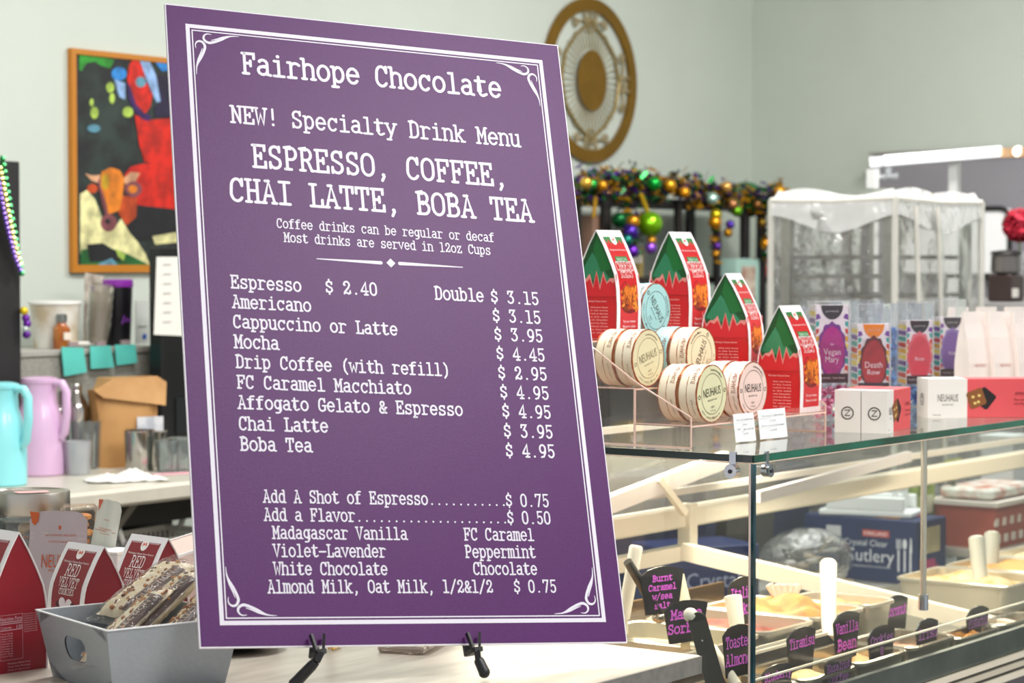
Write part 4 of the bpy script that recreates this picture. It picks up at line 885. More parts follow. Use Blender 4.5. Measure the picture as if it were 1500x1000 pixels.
# grey card tray with hand hole
def tray():
    ny = Vector((math.cos(math.radians(72.4)), math.sin(math.radians(72.4)), 0)); nx = Vector((math.cos(math.radians(-17.6)), math.sin(math.radians(-17.6)), 0))
    near = Vector((1.981, 2.098, cT)); Lx, Ly, Hh, tp = .194, .215, .088, .016
    ctr_ = near + nx * Lx / 2 + ny * Ly / 2
    t = thing('card_tray', 'silver-grey card tray with an oval hand hole holding bags of candy', 'tray', tuple(ctr_), math.radians(-17.6))
    hx, hy = Lx / 2, Ly / 2; th = .0025
    m1 = M('9aa0a7', .42, .25, var=.05, scale=200); 
    MB().box((0, 0, .002), (Lx - 2 * tp - .002, Ly - 2 * tp - .002, .003)).build('tray_floor', m1, t)
    def side(ax, sg, hole):
        # plane coordinates: a along the side, b height 0..Hh
        half = hy if ax == 'x' else hx; other = hx if ax == 'x' else hy
        def f(a, b, o):
            k = b / Hh; out = sg * (other - tp * (1 - k) + o); aa = a * (1 - tp / half * (1 - k))
            return (out, aa, b + .0005) if ax == 'x' else (aa, out, b + .0005)
        m_ = MB(mp=f)
        for o in (0, -th):
            if not hole: m_.quad((-half, 0, o), (half, 0, o), (half, Hh, o), (-half, Hh, o))
            else:
                n = 32; vs = []; cx_, cy_, rx, ry = 0, Hh * .56, .034, .016
                for i in range(n):
                    a = 2 * PI * i / n; c, s_ = math.cos(a), math.sin(a); ix = cx_ + (rx - ry) * (1 if c > 0 else -1) * (1 if abs(c) > .05 else 0) + ry * c; iy = cy_ + ry * s_
                    k = min(half / max(1e-6, abs(c)) if c else 9, ((Hh - cy_) if s_ > 0 else cy_) / max(1e-6, abs(s_))); vs += [(ix, iy, o), (cx_ + c * k, cy_ + s_ * k, o)]
                m_.add(vs, [(2 * i, 2 * i + 1, 2 * ((i + 1) % n) + 1, 2 * ((i + 1) % n)) for i in range(n)])
                for (sx, sy) in ((-1, -1), (1, -1), (1, 1), (-1, 1)):
                    m_.poly([(sx * half, 0 if sy < 0 else Hh, o), (sx * half, cy_ + sy * (Hh - cy_ if sy > 0 else cy_) * .55, o), (sx * half * .55, 0 if sy < 0 else Hh, o)])
        m_.quad((-half, Hh, 0), (half, Hh, 0), (half, Hh, -th), (-half, Hh, -th)); return m_
    side('y', -1, False).build('side_panel', m1, t); side('y', 1, False).build('side_panel', m1, t); side('x', 1, False).build('end_panel', m1, t)
    side('x', -1, True).build('end_panel', m1, t)
    m_ = MB(); q = [(-hx, -hy), (hx, -hy), (hx, hy), (-hx, hy)]
    for i in range(4): m_.bar((*q[i], Hh + .001), (*q[(i + 1) % 4], Hh + .001), .003, .0015)
    m_.build('rim_edge', M('e8e8ea', .5), t)
    return t, nx, ny, ctr_
tr, nx_, ny_, tc = tray()
cream_nut = M('f4ead0', .5, hex2='eadcb8', scale=60, bump=.6)
def candy_bag(u, v, z, yaw, pitch, roll, L, Wd, label, words, slabcol='4a302c'):
    p = tc + nx_ * u + ny_ * v; t = thing('candy_bag', label, 'candy', (p.x, p.y, cT + z), 0, 'cellophane bags of nut candy in the grey tray')
    t.rotation_euler = (pitch, roll, yaw)
    rnd = random.Random(int(u * 1000 + v * 777 + 50)); n, k = 20, 10; vs = []; T_ = .024
    def sf(a, b, o=0):
        e = max(0, (1 - abs(a) ** 5) * (1 - abs(b) ** 3)); return (a * L / 2, b * Wd / 2, (T_ * e ** .6) / 2 + o)
    for sg in (1, -1):
        for i in range(n + 1):
            for j in range(k + 1):
                a, b = i / n * 2 - 1, j / k * 2 - 1; q = sf(a, b); vs.append((q[0] * .95, q[1] * .95, sg * q[2] + rnd.uniform(-.0012, .0012)))
    fs = [(s_ * (n + 1) * (k + 1) + i * (k + 1) + j, s_ * (n + 1) * (k + 1) + (i + 1) * (k + 1) + j, s_ * (n + 1) * (k + 1) + (i + 1) * (k + 1) + j + 1, s_ * (n + 1) * (k + 1) + i * (k + 1) + j + 1) for s_ in (0, 1) for i in range(n) for j in range(k)]
    MB().add(vs, fs).build('nougat_bar', cream_nut, t, True)
    m_ = MB()
    for i in range(70):
        a, b = rnd.uniform(-.9, .9), rnd.uniform(-.85, .85); q = sf(a, b); m_.mi = rnd.randrange(3); r = rnd.uniform(.0018, .0042)
        m_.sphere((q[0] * .95, q[1] * .95, q[2] * 1.0), r, 6, 4, (1, .8, .6))
    o = m_.build('nut_pieces', [M('9a5a2a', .6), M('c98a4c', .6), M('6b3a1e', .6)], t); o['kind'] = 'stuff'
    m_ = MB(mp=lambda a, b, o: sf(max(-1, min(1, a)), max(-1, min(1, b)), .0012 + o)); 
    for i in range(8):
        for j in range(6):
            a0, a1 = -.86 + 1.5 * i / 8, -.86 + 1.5 * (i + 1) / 8; b0, b1 = -.98 + .62 * j / 6, -.98 + .62 * (j + 1) / 6; m_.quad((a0, b0, 0), (a1, b0, 0), (a1, b1, 0), (a0, b1, 0))
    m_.build('brown_label', M(slabcol, .35, coat=.4), t, True)
    m_ = MB(mp=lambda a, b, o: sf(a, b, .0020 + o)); plain(m_, words, -.1, -.62, 1.1, .26)
    for b in (-.42,): m_.stroke([(-.8, b), (-.4, b), (0, b), (.55, b)], .022)
    m_.build('label_lettering', M('d9c7ba', .4), t)
    m_ = MB(); vs = []
    for i in range(n + 1):
        for j in range(k + 1):
            a, b = i / n * 2 - 1, j / k * 2 - 1; q = sf(a, b, .002); vs.append((q[0] * 1.02, q[1] * 1.04, q[2] + rnd.uniform(-.0009, .0009)))
    m_.add(vs, fs[:n * k]); m_.quad((-L / 2 - .016, -Wd / 2, .001), (-L / 2 * 1.0, -Wd / 2, .001), (-L / 2 * 1.0, Wd / 2, .001), (-L / 2 - .016, Wd / 2, .003)); m_.quad((L / 2, -Wd / 2, .001), (L / 2 + .016, -Wd / 2, .004), (L / 2 + .016, Wd / 2, -.001), (L / 2, Wd / 2, .001))
    m_.build('cellophane', CLEAR('fdfbfa', .03, 'f7eee8', .45, .10, wrinkle=35), t, True)
    return t
b_ = math.radians(-17.6)
candy_bag(-.015, .000, .074, b_ + .35, -.25, -.50, .165, .058, 'nut candy bag with a dark label lying nearest the hand hole', 'COLLECTION')
candy_bag(.040, .012, .094, b_ + .35, -.20, -.50, .165, .056, 'nut candy bag lying across the middle of the tray', 'COLLECTION')
candy_bag(.052, -.045, .082, b_ + .45, -.35, -.45, .150, .056, 'nut candy bag against the tray front wall beside the menu board', 'COLLECTION')
candy_bag(.050, .070, .108, b_ + .25, .0, -.45, .145, .075, 'rearmost nut candy bag heaped highest behind the others', 'COLLECTION', '5a3a34')

# pale pink carton with white rim behind the tray
p = atd(296, 3.52, cT)
t = thing('pink_carton', 'open pale pink carton with a white rim between tray and menu board', 'box', p, math.radians(-35))
MB().add([(-.1, -.08, 0), (.1, -.08, 0), (.1, .08, 0), (-.1, .08, 0), (-.1, -.08, .095), (.1, -.08, .150), (.1, .08, .150), (-.1, .08, .095)], [(3, 2, 1, 0), (4, 5, 6, 7), (0, 1, 5, 4), (1, 2, 6, 5), (2, 3, 7, 6), (3, 0, 4, 7)]).build('carton', M('eccfc4', .5), t)
m_ = MB(); m_.bar((-.1, -.08, .0955), (.1, -.08, .1505), .006, .004); m_.bar((-.1, .08, .0955), (.1, .08, .1505), .006, .004); m_.bar((-.1, -.08, .0955), (-.1, .08, .0955), .006, .004); m_.build('rim', M('f4f1f0', .5), t)
# white box corner behind the cartons
t = thing('white_box', 'low white box showing between the red velvet cartons', 'box', atd(157, 3.62, cT), .3)
MB().box((0, 0, .045), (.06, .06, .09), bev=.002).build('carton', M('eeeef0', .5), t)
MB().box((0, 0, .092), (.063, .063, .004)).build('lid', M('f5f5f6', .5), t)

# glass jar with steel lid
jx, jy, _ = atd(42, 3.83, 0); JR, JH = .066, .168
jar = thing('glass_jar', 'glass candy jar with a brushed steel lid at the left edge', 'jar', (jx, jy, cT))
MB().lathe([(.055, .001), (JR * .98, .010), (JR * 1.0, .03), (JR * 1.0, .105), (JR * .97, .118), (JR * .93, .124), (JR * .93, .132)], 36, cap=False).build('jar_glass', CLEAR('f2f7f6', .05, 'e6eeee', 1.8, .03), jar, True)
MB().lathe([(JR * .99, .120), (JR * 1.02, .124), (JR * .99, .128)], 36, cap=False).build('glass_ring', CLEAR('cfd8d8', .25, 'dde8e8', 2, .05), jar, True)
MB().lathe([(JR * .97, .131), (JR * .99, .133), (JR * .99, JH - .003), (JR * .975, JH), (JR * .90, JH), (JR * .88, JH - .002)], 48).build('steel_lid', M('c4beb6', .28, 1, bump=.15, scale=30, stretch=(1, 1, 60)), jar, True)
MB().quad((-.045, -.02, JH + .0003), (.0, -.046, JH + .0003), (.018, -.02, JH + .0003), (-.03, .012, JH + .0003)).build('pink_label', M('f2b3b3', .5), jar)
rnd = random.Random(9); m_ = MB()
for i in range(34):
    a, r = rnd.uniform(0, 2 * PI), rnd.uniform(0, .045); m_.mi = rnd.randrange(4); m_.sphere((r * math.cos(a), r * math.sin(a), rnd.uniform(.015, .105)), rnd.uniform(.012, .018), 8, 5, (1, .7, .8))
o = m_.build('wrapped_sweets', [M('e9e4de', .3), M('d8b48a', .35), M('8a8480', .3), M('c9774a', .35)], jar, True); o['kind'] = 'stuff'

def pouch(name, label, cat, px, d, rz, W, Hh, Tt, col, cuts=None, lean=-.12, group=None):
    t = thing(name, label, cat, atd(px, d, cT), rz, group); t.rotation_euler = (lean, 0, rz)
    n, k = 10, 12; vs = []; rnd = random.Random(px)
    for sg in (-1, 1):
        for i in range(n + 1):
            for j in range(k + 1):
                a, b = i / n * 2 - 1, j / k; e = max(0, (1 - a * a)) ** .5 * max(0, 1 - b) ** .7
                top = Hh - (.014 * (a ** 6))
                vs.append((a * W / 2 * (1 - .02 * math.sin(b * 9)), sg * (Tt / 2 * e + .0006) + .0015 * math.sin(a * 5 + b * 4), b * top))
    o = (n + 1) * (k + 1); fs = [(s_ * o + i * (k + 1) + j, s_ * o + (i + 1) * (k + 1) + j, s_ * o + (i + 1) * (k + 1) + j + 1, s_ * o + i * (k + 1) + j + 1) for s_ in (0, 1) for i in range(n) for j in range(k)]
    MB().add(vs, fs).build('pouch_body', M(col, .45, coat=.3, bump=.3, scale=40), t, True)
    return t, lambda a, b, z: (a, -(Tt / 2 * max(0, 1 - (2 * a / W) ** 2) ** .5 * max(0, 1 - b / Hh) ** .7 + .0022 + z), b)
t, f = pouch('foil_pouch', 'lilac-grey pouch with orange lettering leaning against the jar', 'pouch', 77, 3.52, -1.05, .094, .166, .03, 'c3b5ba')
oc = M('cf5c2e', .4)
m_ = MB(mp=f); plain(m_, 'NEUHAUS', .010, .088, .066, .021); plain(m_, 'BELGIUM 1857', .004, .073, .03, .003); plain(m_, 'AUTHENTIC BELGIAN', .006, .128, .05, .0032); plain(m_, 'CHOCOLATE', .006, .118, .038, .0032); m_.disc((.004, .140), .0022, .0035); m_.build('pouch_lettering', oc, t)
m_ = MB(mp=f); m_.poly([(-.047, .165, 0), (-.031, .163, 0), (-.032, .150, 0), (-.037, .143, 0), (-.042, .147, 0)]); m_.build('corner_mark', M('d2601f', .4), t)
m_ = MB(mp=f); m_.stroke([(-.044, .123), (.044, .123)], .0012); m_.stroke([(-.044, .131), (.044, .131)], .0008); m_.build('seal_line', M('ded3d6', .4), t)
t, f = pouch('tea_sachet', 'small pale green sachet with torn orange corner beside the lilac pouch', 'sachet', 131, 3.66, -1.2, .042, .172, .012, 'd9dfd3', lean=-.05)
t.rotation_euler = (-.05, .18, -1.2)
m_ = MB(mp=f); plain(m_, 'tea', .0, .140, .008, .003); plain(m_, 'infusion', .0, .125, .022, .003); plain(m_, 'caramel', .0, .117, .018, .002); m_.stroke([(-.018, .121), (.018, .121)], .0008); m_.build('sachet_lettering', oc, t)
m_ = MB(mp=f); m_.poly([(-.021, .170, 0), (-.013, .171, 0), (-.018, .150, 0)]); m_.build('corner_mark', M('cf6a4c', .4), t)
t = thing('cookie_bag', 'clear bag of orange-brown cookies between jar and sachet', 'cookies', atd(112, 3.72, cT), -.8)
m_ = MB(); rnd = random.Random(4)
for i in range(10):
    m_ = MB(); zz = .014 + i * .0135; a = rnd.uniform(-.4, .4)
    m_.lathe([(.018, -.004), (.021, -.002), (.021, .003), (.017, .005)], 14, (rnd.uniform(-.006, .006), rnd.uniform(-.004, .004), zz)); m_.build('cookie', M('cd7a2e', .5, hex2='e8b36a', scale=70), t, True)
MB().box((0, 0, .078), (.060, .05, .155), bev=.006).build('clear_wrap', CLEAR('fbf7f0', .04, 'ffffff', .8, .06, wrinkle=40), t)

# red and clear packet lying behind the easel
t = thing('packet', 'red-edged clear packet lying on the counter behind the menu board', 'packet', tuple(Pz(640, 946, cT)), .35)
MB().box((0, .03, .006), (.16, .07, .010), bev=.003).build('wrapper', CLEAR('e8ddd6', .4, 'cfc0b4', 2, .08, wrinkle=50), t)
MB().box((.0, -.006, .0145), (.15, .004, .004)).build('red_seal', M('a5282c', .4), t)
MB().box((0, .03, .0055), (.12, .05, .006)).build('candy_slab', M('8a6a4c', .5, hex2='d8cbb8', scale=50), t)
# black cable coil and a brass binder clip peeping under the board
t = thing('black_dish', 'dark rim of a black dish peeping out beneath the board beside the tray', 'dish', tuple(Pz(345, 950, cT)))
MB().lathe([(.03, .001), (.062, .008), (.070, .014), (.066, .013), (.03, .005)], 30).build('dish', M('17171a', .25), t, True)
MB().lathe([(.0695, .0145), (.071, .0155), (.0725, .0145)], 30, cap=False).build('pale_rim', M('8d8d88', .3), t, True)
t = thing('brass_clip', 'small brass paper clip lying beneath the board by the left easel foot', 'clip', tuple(Pz(492, 951, cT)), .3)
MB().tube([(-.016, 0, .003), (.016, 0, .003), (.018, .004, .003), (.016, .008, .003), (-.010, .008, .003)], .0016, 6).build('wire', M('d2a23c', .25, .9), t, True)

# ================================================================ back work table on the left
TZ = .92; TY0 = 3.93
tbl = thing('work_table', 'long pale folding table against the back wall, left side', 'table', (2.9, 4.35, 0))
def tbx(n, mb, m, s_=False): o = mb.build(n, m, tbl, s_); o.data.transform(Matrix.Translation((-2.9, -4.35, 0)))
tbx('tabletop', MB().box((2.9, (TY0 + 4.8) / 2, TZ - .022), (3.6, 4.8 - TY0, .044), bev=.008), M('cdc8b9', .3, var=.05))
for x in (3.3, 4.45): tbx('leg', MB().tube([(x, TY0 + .12, TZ - .04), (x, TY0 + .12, .0)], .016), M('6d6a66', .4, .6))
for (a, b) in (((148, 756), (172, 720)), ((165, 775), (204, 722))):
    A_, B_ = Py(a[0], a[1], TY0 + .12), Py(b[0], b[1], TY0 + .12); tbx('brace', MB().bar(A_, B_, .018), M('8f8a80', .4, .5))
tbx('apron', MB().box((2.9, TY0 + .16, TZ - .09), (3.5, .02, .05)), M('2d2a28', .6))
lsh = thing('low_shelf', 'dark low shelf under the folding table', 'shelf', (3.2, 4.35, 0))
MB().box((0, 0, .665), (3.0, .7, .025)).build('shelf_board', M('3a342e', .5), lsh)
MB().box((0, .36, .45), (3.0, .02, .88)).build('back_panel', M('14130f', .8), lsh)
for x in (-1.45, 1.45):
    for y in (-.32, .32): MB().box((x, y, .326), (.04, .04, .652)).build('leg', M('22201d', .6), lsh)
MB().box((.6, .1, .728), (.5, .3, .10)).build('dark_bin', M('2b2622', .6), lsh)
# white slotted basket
bc = Vector(atd(220, 5.72, .6785)); bk = thing('white_basket', 'white slotted plastic basket with raised handles under the folding table', 'basket', tuple(bc), .1)
m_ = MB(); W, D, Hh = .34, .20, .085; wh = M('d9d8d2', .4)
for i in range(19):
    x = -W / 2 + W * i / 18
    for y in (-D / 2, D / 2): m_.bar((x * .93, y * .93, .004), (x, y, Hh), .007, .003)
for i in range(12):
    y = -D / 2 + D * i / 11
    for x in (-W / 2, W / 2): m_.bar((x * .93, y * .93, .004), (x, y, Hh), .003, .007)
o = m_.build('slats', wh, bk); o['kind'] = 'stuff'
m_ = MB(); q = [(-W / 2, -D / 2), (W / 2, -D / 2), (W / 2, D / 2), (-W / 2, D / 2)]
for i in range(4): m_.bar((*q[i], Hh), (*q[(i + 1) % 4], Hh), .010, .014)
m_.build('rim', wh, bk); MB().box((0, 0, .004), (W * .93, D * .93, .005)).build('basket_floor', wh, bk)
for x in (-W / 2, W / 2): MB().tube([(x, -.05, Hh), (x * 1.04, -.04, Hh + .035), (x * 1.06, 0, Hh + .05), (x * 1.04, .04, Hh + .035), (x, .05, Hh)], .008).build('handle', wh, bk, True)

def jug(px, d, col, label, s_=1.0):
    t = thing('insulated_jug', label, 'jug', atd(px, d, TZ), -1.35, 'pastel insulated jugs on the folding table'); m = M(col, .35, coat=.3)
    MB().lathe([(.060, 0), (.064, .004), (.064, .09), (.061, .13), (.052, .165), (.045, .185), (.043, .215), (.045, .232)], 32).build('jug_body', m, t, True)
    MB().lathe([(.0455, .2325), (.047, .235), (.046, .246), (.030, .250)], 32).build('lid', m, t, True)
    MB().tube([(.042, 0, .236), (.070, 0, .234), (.082, 0, .215), (.083, 0, .16), (.076, 0, .11), (.064, 0, .095)], [.010, .011, .011, .011, .011, .009], 10).build('handle', m, t, True)
    return t
jug(55, 5.72, 'd9b2d6', 'lilac insulated jug with a loop handle, second from the left edge')
jug(-3, 5.45, '8fe0e6', 'light turquoise insulated jug cut by the left edge')
# grey speckled block at the back of the table
gx0, gx1 = Py(29, 550, 4.52).x, Py(232, 550, 4.52).x
t = thing('grey_ledge', 'grey speckled box-shaped ledge at the back of the table below the painting', 'ledge', ((gx0 + gx1) / 2, 4.66, TZ))
MB().box((0, 0, .145), (gx1 - gx0, .28, .29)).build('ledge_body', M('99978e', .6, var=.2, scale=120), t)
MB().box((0, 0, .300), (gx1 - gx0 + .01, .29, .018), bev=.003).build('ledge_top', M('a9a79f', .5, var=.1, scale=60), t)
LZ = TZ + .309
def on_ledge(px, z=LZ, Y=4.62): p = Py(px, 390, Y); return (p.x, Y, z)
t = thing('white_tub', 'large white printed tub standing left on the grey ledge', 'tub', on_ledge(79))
MB().lathe([(.058, 0), (.068, .115), (.0695, .118)], 32).build('tub_body', M('e9e6dd', .5, hex2='c9b79a', scale=14), t, True)
MB().lathe([(.0715, .1185), (.0725, .122), (.0715, .127), (.06, .1275)], 32).build('lid', M('f1efea', .4), t, True)
t = thing('syrup_bottle', 'small amber syrup bottle with a silver cap in front of the white tub', 'bottle', on_ledge(88, Y=4.54))
MB().lathe([(.021, 0), (.023, .004), (.023, .055), (.013, .066), (.012, .072)], 24).build('bottle_body', M('a4561c', .2, hex2='c47c34', scale=20, coat=.5), t, True)
MB().lathe([(.015, .0725), (.015, .092), (.012, .094)], 20).build('cap', M('8d8f8c', .3, .8), t, True)
MB().box((.0, -.0225, .035), (.024, .003, .02)).build('label', M('e6d9c9', .5), t)
t = thing('travel_tumbler', 'tall black tumbler with a purple lid standing on the grey ledge', 'tumbler', on_ledge(171))
MB().lathe([(.032, 0), (.0345, .004), (.041, .160), (.041, .163)], 28).build('tumbler_body', M('15131a', .35), t, True)
MB().lathe([(.0425, .1635), (.0435, .167), (.0425, .182), (.038, .185)], 28).build('lid', M('8d2fa6', .35), t, True)
m_ = MB(mp=lambda a, b, z: (.0385 * math.sin(a / .0385) * 1.02 * (1), -.0392 * math.cos(a / .0385), b)); m_.stroke([(-.018, .062), (-.012, .085), (-.008, .066), (-.001, .078), (.003, .067), (.010, .076), (.014, .067), (.024, .073)], .0035); m_.build('script_lettering', M('8a3fae', .5), t)
t = thing('clear_cup_sleeve', 'stack of see-through cups leaning beside the black tumbler', 'cups', on_ledge(140, Y=4.60), .2); t.rotation_euler = (0, .16, .2)
for i in range(5): MB().lathe([(.026, .0 + i * .025), (.034, .07 + i * .025), (.036, .072 + i * .025)], 20, cap=False).build('cup', CLEAR('d9d6cf', .3, 'c9bfae', 2, .1, key=str(i % 2)), t, True)
t = thing('upright_brochure', 'cream brochure leaning behind the cups below the painting', 'brochure', on_ledge(133, Y=4.72), .1); t.rotation_euler = (-.06, .12, .1)
MB().box((0, 0, .10), (.075, .004, .20)).build('card', M('cfc6b8', .6, hex2='8f8378', scale=20), t)
t = thing('shallow_lid', 'low white saucer by the amber bottle on the ledge', 'saucer', on_ledge(117, Y=4.55)); MB().lathe([(.02, 0), (.034, .008), (.036, .012), (.030, .012)], 24).build('saucer', M('e9e6e0', .4), t, True)
MB().lathe([(.022, .0125), (.022, .018)], 16).build('puck', M('f1eee8', .4), t, True)
t = thing('info_card', 'pale card with a small blue square beside the black tumbler', 'card', on_ledge(206, Y=4.64), .1)
MB().box((0, 0, .062), (.055, .004, .122)).build('card', M('dfe3dc', .5), t); MB().box((.008, -.003, .022), (.014, .002, .014)).build('blue_square', M('2a5fc0', .5), t)
MB().box((0, -.0025, .05), (.04, .001, .004)).build('print_line', M('8d918c', .5), t)
# three teal note sheets hanging over the ledge front
for i, (pxs, lb) in enumerate((([(89, 508), (121, 509), (126, 545), (93, 551)], 'turquoise note hanging from the ledge, left and longest'),
    ([(131, 507), (161, 506), (166, 538), (132, 540)], 'turquoise note hanging from the ledge, middle one'), ([(167, 505), (197, 504), (200, 531), (170, 535)], 'turquoise note hanging from the ledge, right one'))):
    P4 = [Py(x, y, 4.50) for x, y in pxs]; o = sum(P4, Vector()) / 4
    t = thing('hanging_note', lb, 'note', tuple(o), group='turquoise notes on the ledge front'); q = [p - o for p in P4]
    vs = [tuple(p + Vector((0, dy, 0))) for dy in (0, .003) for p in q]; MB().add(vs, [(0, 1, 2, 3), (7, 6, 5, 4), (0, 4, 5, 1), (1, 5, 6, 2), (2, 6, 7, 3), (3, 7, 4, 0)]).build('sheet', M('5cc8bc', .5, var=.1, scale=8), t)
    MB().box((0, .004, q[0].z + .006), (.03, .008, .012)).build('clip', M('9a8a8c', .4), t)
# kraft coffee bag with folded top
t = thing('kraft_bag', 'folded brown kraft paper bag with a white label on the table', 'bag', atd(178, 5.98, TZ), -.35)
m_ = MB(); L = [(0, .085, .05), (.06, .088, .052), (.13, .090, .048), (.18, .094, .036), (.205, .096, .028)]; vs = []; rnd = random.Random(12)
n = 20
for k, (z, a, b) in enumerate(L):
    for j in range(n):
        an = 2 * PI * j / n; c, s_ = math.cos(an), math.sin(an); r = 1 / max(abs(c), abs(s_)) ** .75
        vs.append((a * c * r + rnd.uniform(-.003, .003), b * s_ * r + rnd.uniform(-.003, .003), z))
m_.add(vs, [(k * n + j, k * n + (j + 1) % n, (k + 1) * n + (j + 1) % n, (k + 1) * n + j) for k in range(4) for j in range(n)] + [tuple(range(n - 1, -1, -1)), tuple(4 * n + j for j in range(n))])
km = M('b98a52', .65, hex2='a97a45', scale=8, bump=.6); m_.build('bag_body', km, t, True)
m_ = MB(); m_.add([(-.075, -.045, .185), (.100, -.050, .160), (.105, -.045, .222), (.085, -.03, .238), (-.04, -.02, .232), (-.098, -.035, .205), (-.075, .03, .20), (.1, .035, .20), (.09, .03, .236), (-.06, .03, .236)],
    [(0, 1, 2, 3, 4, 5), (5, 4, 9, 6), (4, 3, 8, 9), (2, 7, 8, 3), (0, 5, 6), (1, 7, 2), (6, 9, 8, 7)]); m_.build('folded_top', M('c4955c', .6, hex2='b2834c', scale=10, bump=.4), t, True)
m_ = MB(); m_.box((.050, -.060, .085), (.075, .003, .095)).build('white_label', M('dcdde0', .5, hex2='b9bcc4', scale=40), t); MB().disc((0, 0), .003).build
# black appliance with a taped paper
ax = Py(236, 560, 4.40)
t = thing('black_cabinet', 'tall black equipment panel with a white sheet taped on, beside the board', 'appliance', (ax.x + .15, 4.425, TZ))
Z_ = Py(246, 362, 4.4).z - TZ
MB().box((0, 0, Z_ / 2), (.30, .05, Z_), bev=.004).build('casing', M('121315', .4, var=.3, scale=6), t)
A_ = [Py(x, y, 4.396) for x, y in ((228, 376), (268, 376), (268, 492), (224, 490))]; o = Vector(t.location)
MB().poly([tuple(p - o) for p in A_]).build('taped_paper', M('e4e2da', .6), t)
m_ = MB()
for i in range(7): p = Py(238, 388 + i * 14, 4.394) - o; m_.quad(tuple(p), tuple(p + Vector((.03, 0, 0))), tuple(p + Vector((.03, 0, .003))), tuple(p + Vector((0, 0, .003))))
m_.build('print_lines', M('b9b7b0', .6), t)
MB().box((0, -.027, .12), (.2, .004, .10)).build('vent_panel', M('1f2224', .3), t)
# black board at far left with bead strands
bx = Py(30, 400, 4.45); bz = Py(15, 236, 4.45).z
t = thing('black_partition', 'tall black upright panel at the left edge, hung with bead strands', 'panel', (bx.x - .1, 4.467, TZ))
MB().box((0, 0, (bz - TZ) / 2), (.2, .03, bz - TZ), bev=.003).build('panel', M('1c1a1c', .6, var=.3, scale=14), t)
MB().box((0, 0, .006), (.24, .08, .012)).build('foot', M('1c1a1c', .6), t)
def beads(name, label, pts, r, col, cat='beads', group='mardi gras bead strands', n_=None):
    P_, _w = dens([tuple(p) for p in pts], [1] * len(pts), 8) if False else (None, None)
    pts = [Vector(p) for p in pts]; t = thing(name, label, cat, tuple(pts[-1]), group=group); o = Vector(t.location)
    m_ = MB(); acc = 0
    for i in range(len(pts) - 1):
        a, b = pts[i], pts[i + 1]; L = (b - a).length
        while acc < L: m_.sphere(tuple(a + (b - a) * (acc / L) - o), r, 6, 4); acc += r * 2.05
        acc -= L
    o_ = m_.build('bead', M(col, .2, .5), t, True); o_['kind'] = 'stuff'
    MB().tube([tuple(p - o) for p in pts], r * .3, 5).build('string', M(col, .5), t); return t
def strand(pl, Y): return [Py(x, y, Y) for x, y in pl]
beads('bead_strand', 'thick green bead strand draped over the left black panel', strand([(2, 232), (6, 262), (12, 300), (20, 345), (26, 380), (31, 404)], 4.43), .0085, '0a7a3a')
beads('bead_strand', 'gold bead strand between the green and purple ones, left edge', strand([(-2, 246), (3, 270), (9, 305), (17, 345), (24, 375), (30, 392)], 4.428), .0068, 'cfc070')
beads('bead_strand', 'purple bead strand hanging lowest at the left edge', strand([(-4, 262), (0, 290), (6, 320), (13, 350), (20, 376), (29, 398)], 4.426), .0062, '6a4aa8')
t = thing('bead_cluster', 'small bow of yellow and purple beads at the panel edge near the white tub', 'beads', tuple(Py(34, 475, 4.44)))
for i, (dx, dz, c) in enumerate(((0, .035, 'e0c020'), (.006, .016, '6a1f9a'), (.010, .002, '6a1f9a'), (.004, -.012, 'c9d8d0'), (.008, -.026, '5a1a8a'))): MB().sphere((dx, 0, dz), .011 if i != 3 else .008).build('bead', M(c, .25, .3), t, True)

# stainless and glass bar ware
ss = M('bdb9b4', .14, 1, var=.1, scale=5)
def cup(px, d, r0, r1, h, label, m, name='steel_tumbler', cat='tumbler', rimm=None, group=None):
    t = thing(name, label, cat, atd(px, d, TZ), group=group)
    MB().lathe([(r0, 0), (r0 * 1.02, .003), (r1, h), (r1 * .94, h - .001), (r0 * .92, .006)], 26).build('cup_body', m, t, True)
    MB().lathe([(r1 * .99, h - .002), (r1 * 1.03, h + .001), (r1 * .96, h + .002)], 26, cap=False).build('rim', rimm or m, t, True); return t
glass = CLEAR('dde6e4', .12, 'e8eeee', 2.2, .03)
cup(111, 5.72, .030, .036, .085, 'frosted clear measuring cup in front of the kraft bag', CLEAR('e6e8ea', .45, 'd5d8dc', 2, .1), 'clear_cup', 'cup')
t = cup(118, 5.90, .044, .050, .125, 'larger clear pitcher behind the frosted cup', glass, 'clear_pitcher', 'pitcher'); MB().tube([(.048, 0, .11), (.075, 0, .1), (.07, 0, .05), (.045, 0, .03)], .006, 8).build('handle', glass, t, True)
cup(155, 5.98, .034, .036, .088, 'short steel tumbler left of the kraft bag front', M('6f6a66', .15, 1, var=.3, scale=9))
cup(202, 5.82, .036, .040, .105, 'tall steel tumbler in front of the kraft bag label', ss)
cup(222, 5.95, .033, .037, .095, 'steel tumbler just right of the tall one', ss)
cup(243, 5.80, .028, .033, .080, 'small glass with sparkling rim near the board edge', glass, 'drinking_glass', 'glass')
cup(262, 5.82, .028, .033, .085, 'small glass partly behind the board edge', glass, 'drinking_glass', 'glass')
for (px, d, h, lb) in ((86, 5.95, .20, 'steel ladle standing behind the lilac jug'), (93, 5.96, .22, 'long steel spoon standing beside the ladle')):
    t = thing('steel_spoon', lb, 'spoon', atd(px, d, TZ), .3); MB().tube([(0, 0, 0), (.004, 0, h * .7), (.0, 0, h)], [.004, .004, .006], 8).build('handle', ss, t, True); MB().sphere((-.014, 0, h * .62), .021, sc_=(1, .4, 1.3)).build('bowl', ss, t, True)
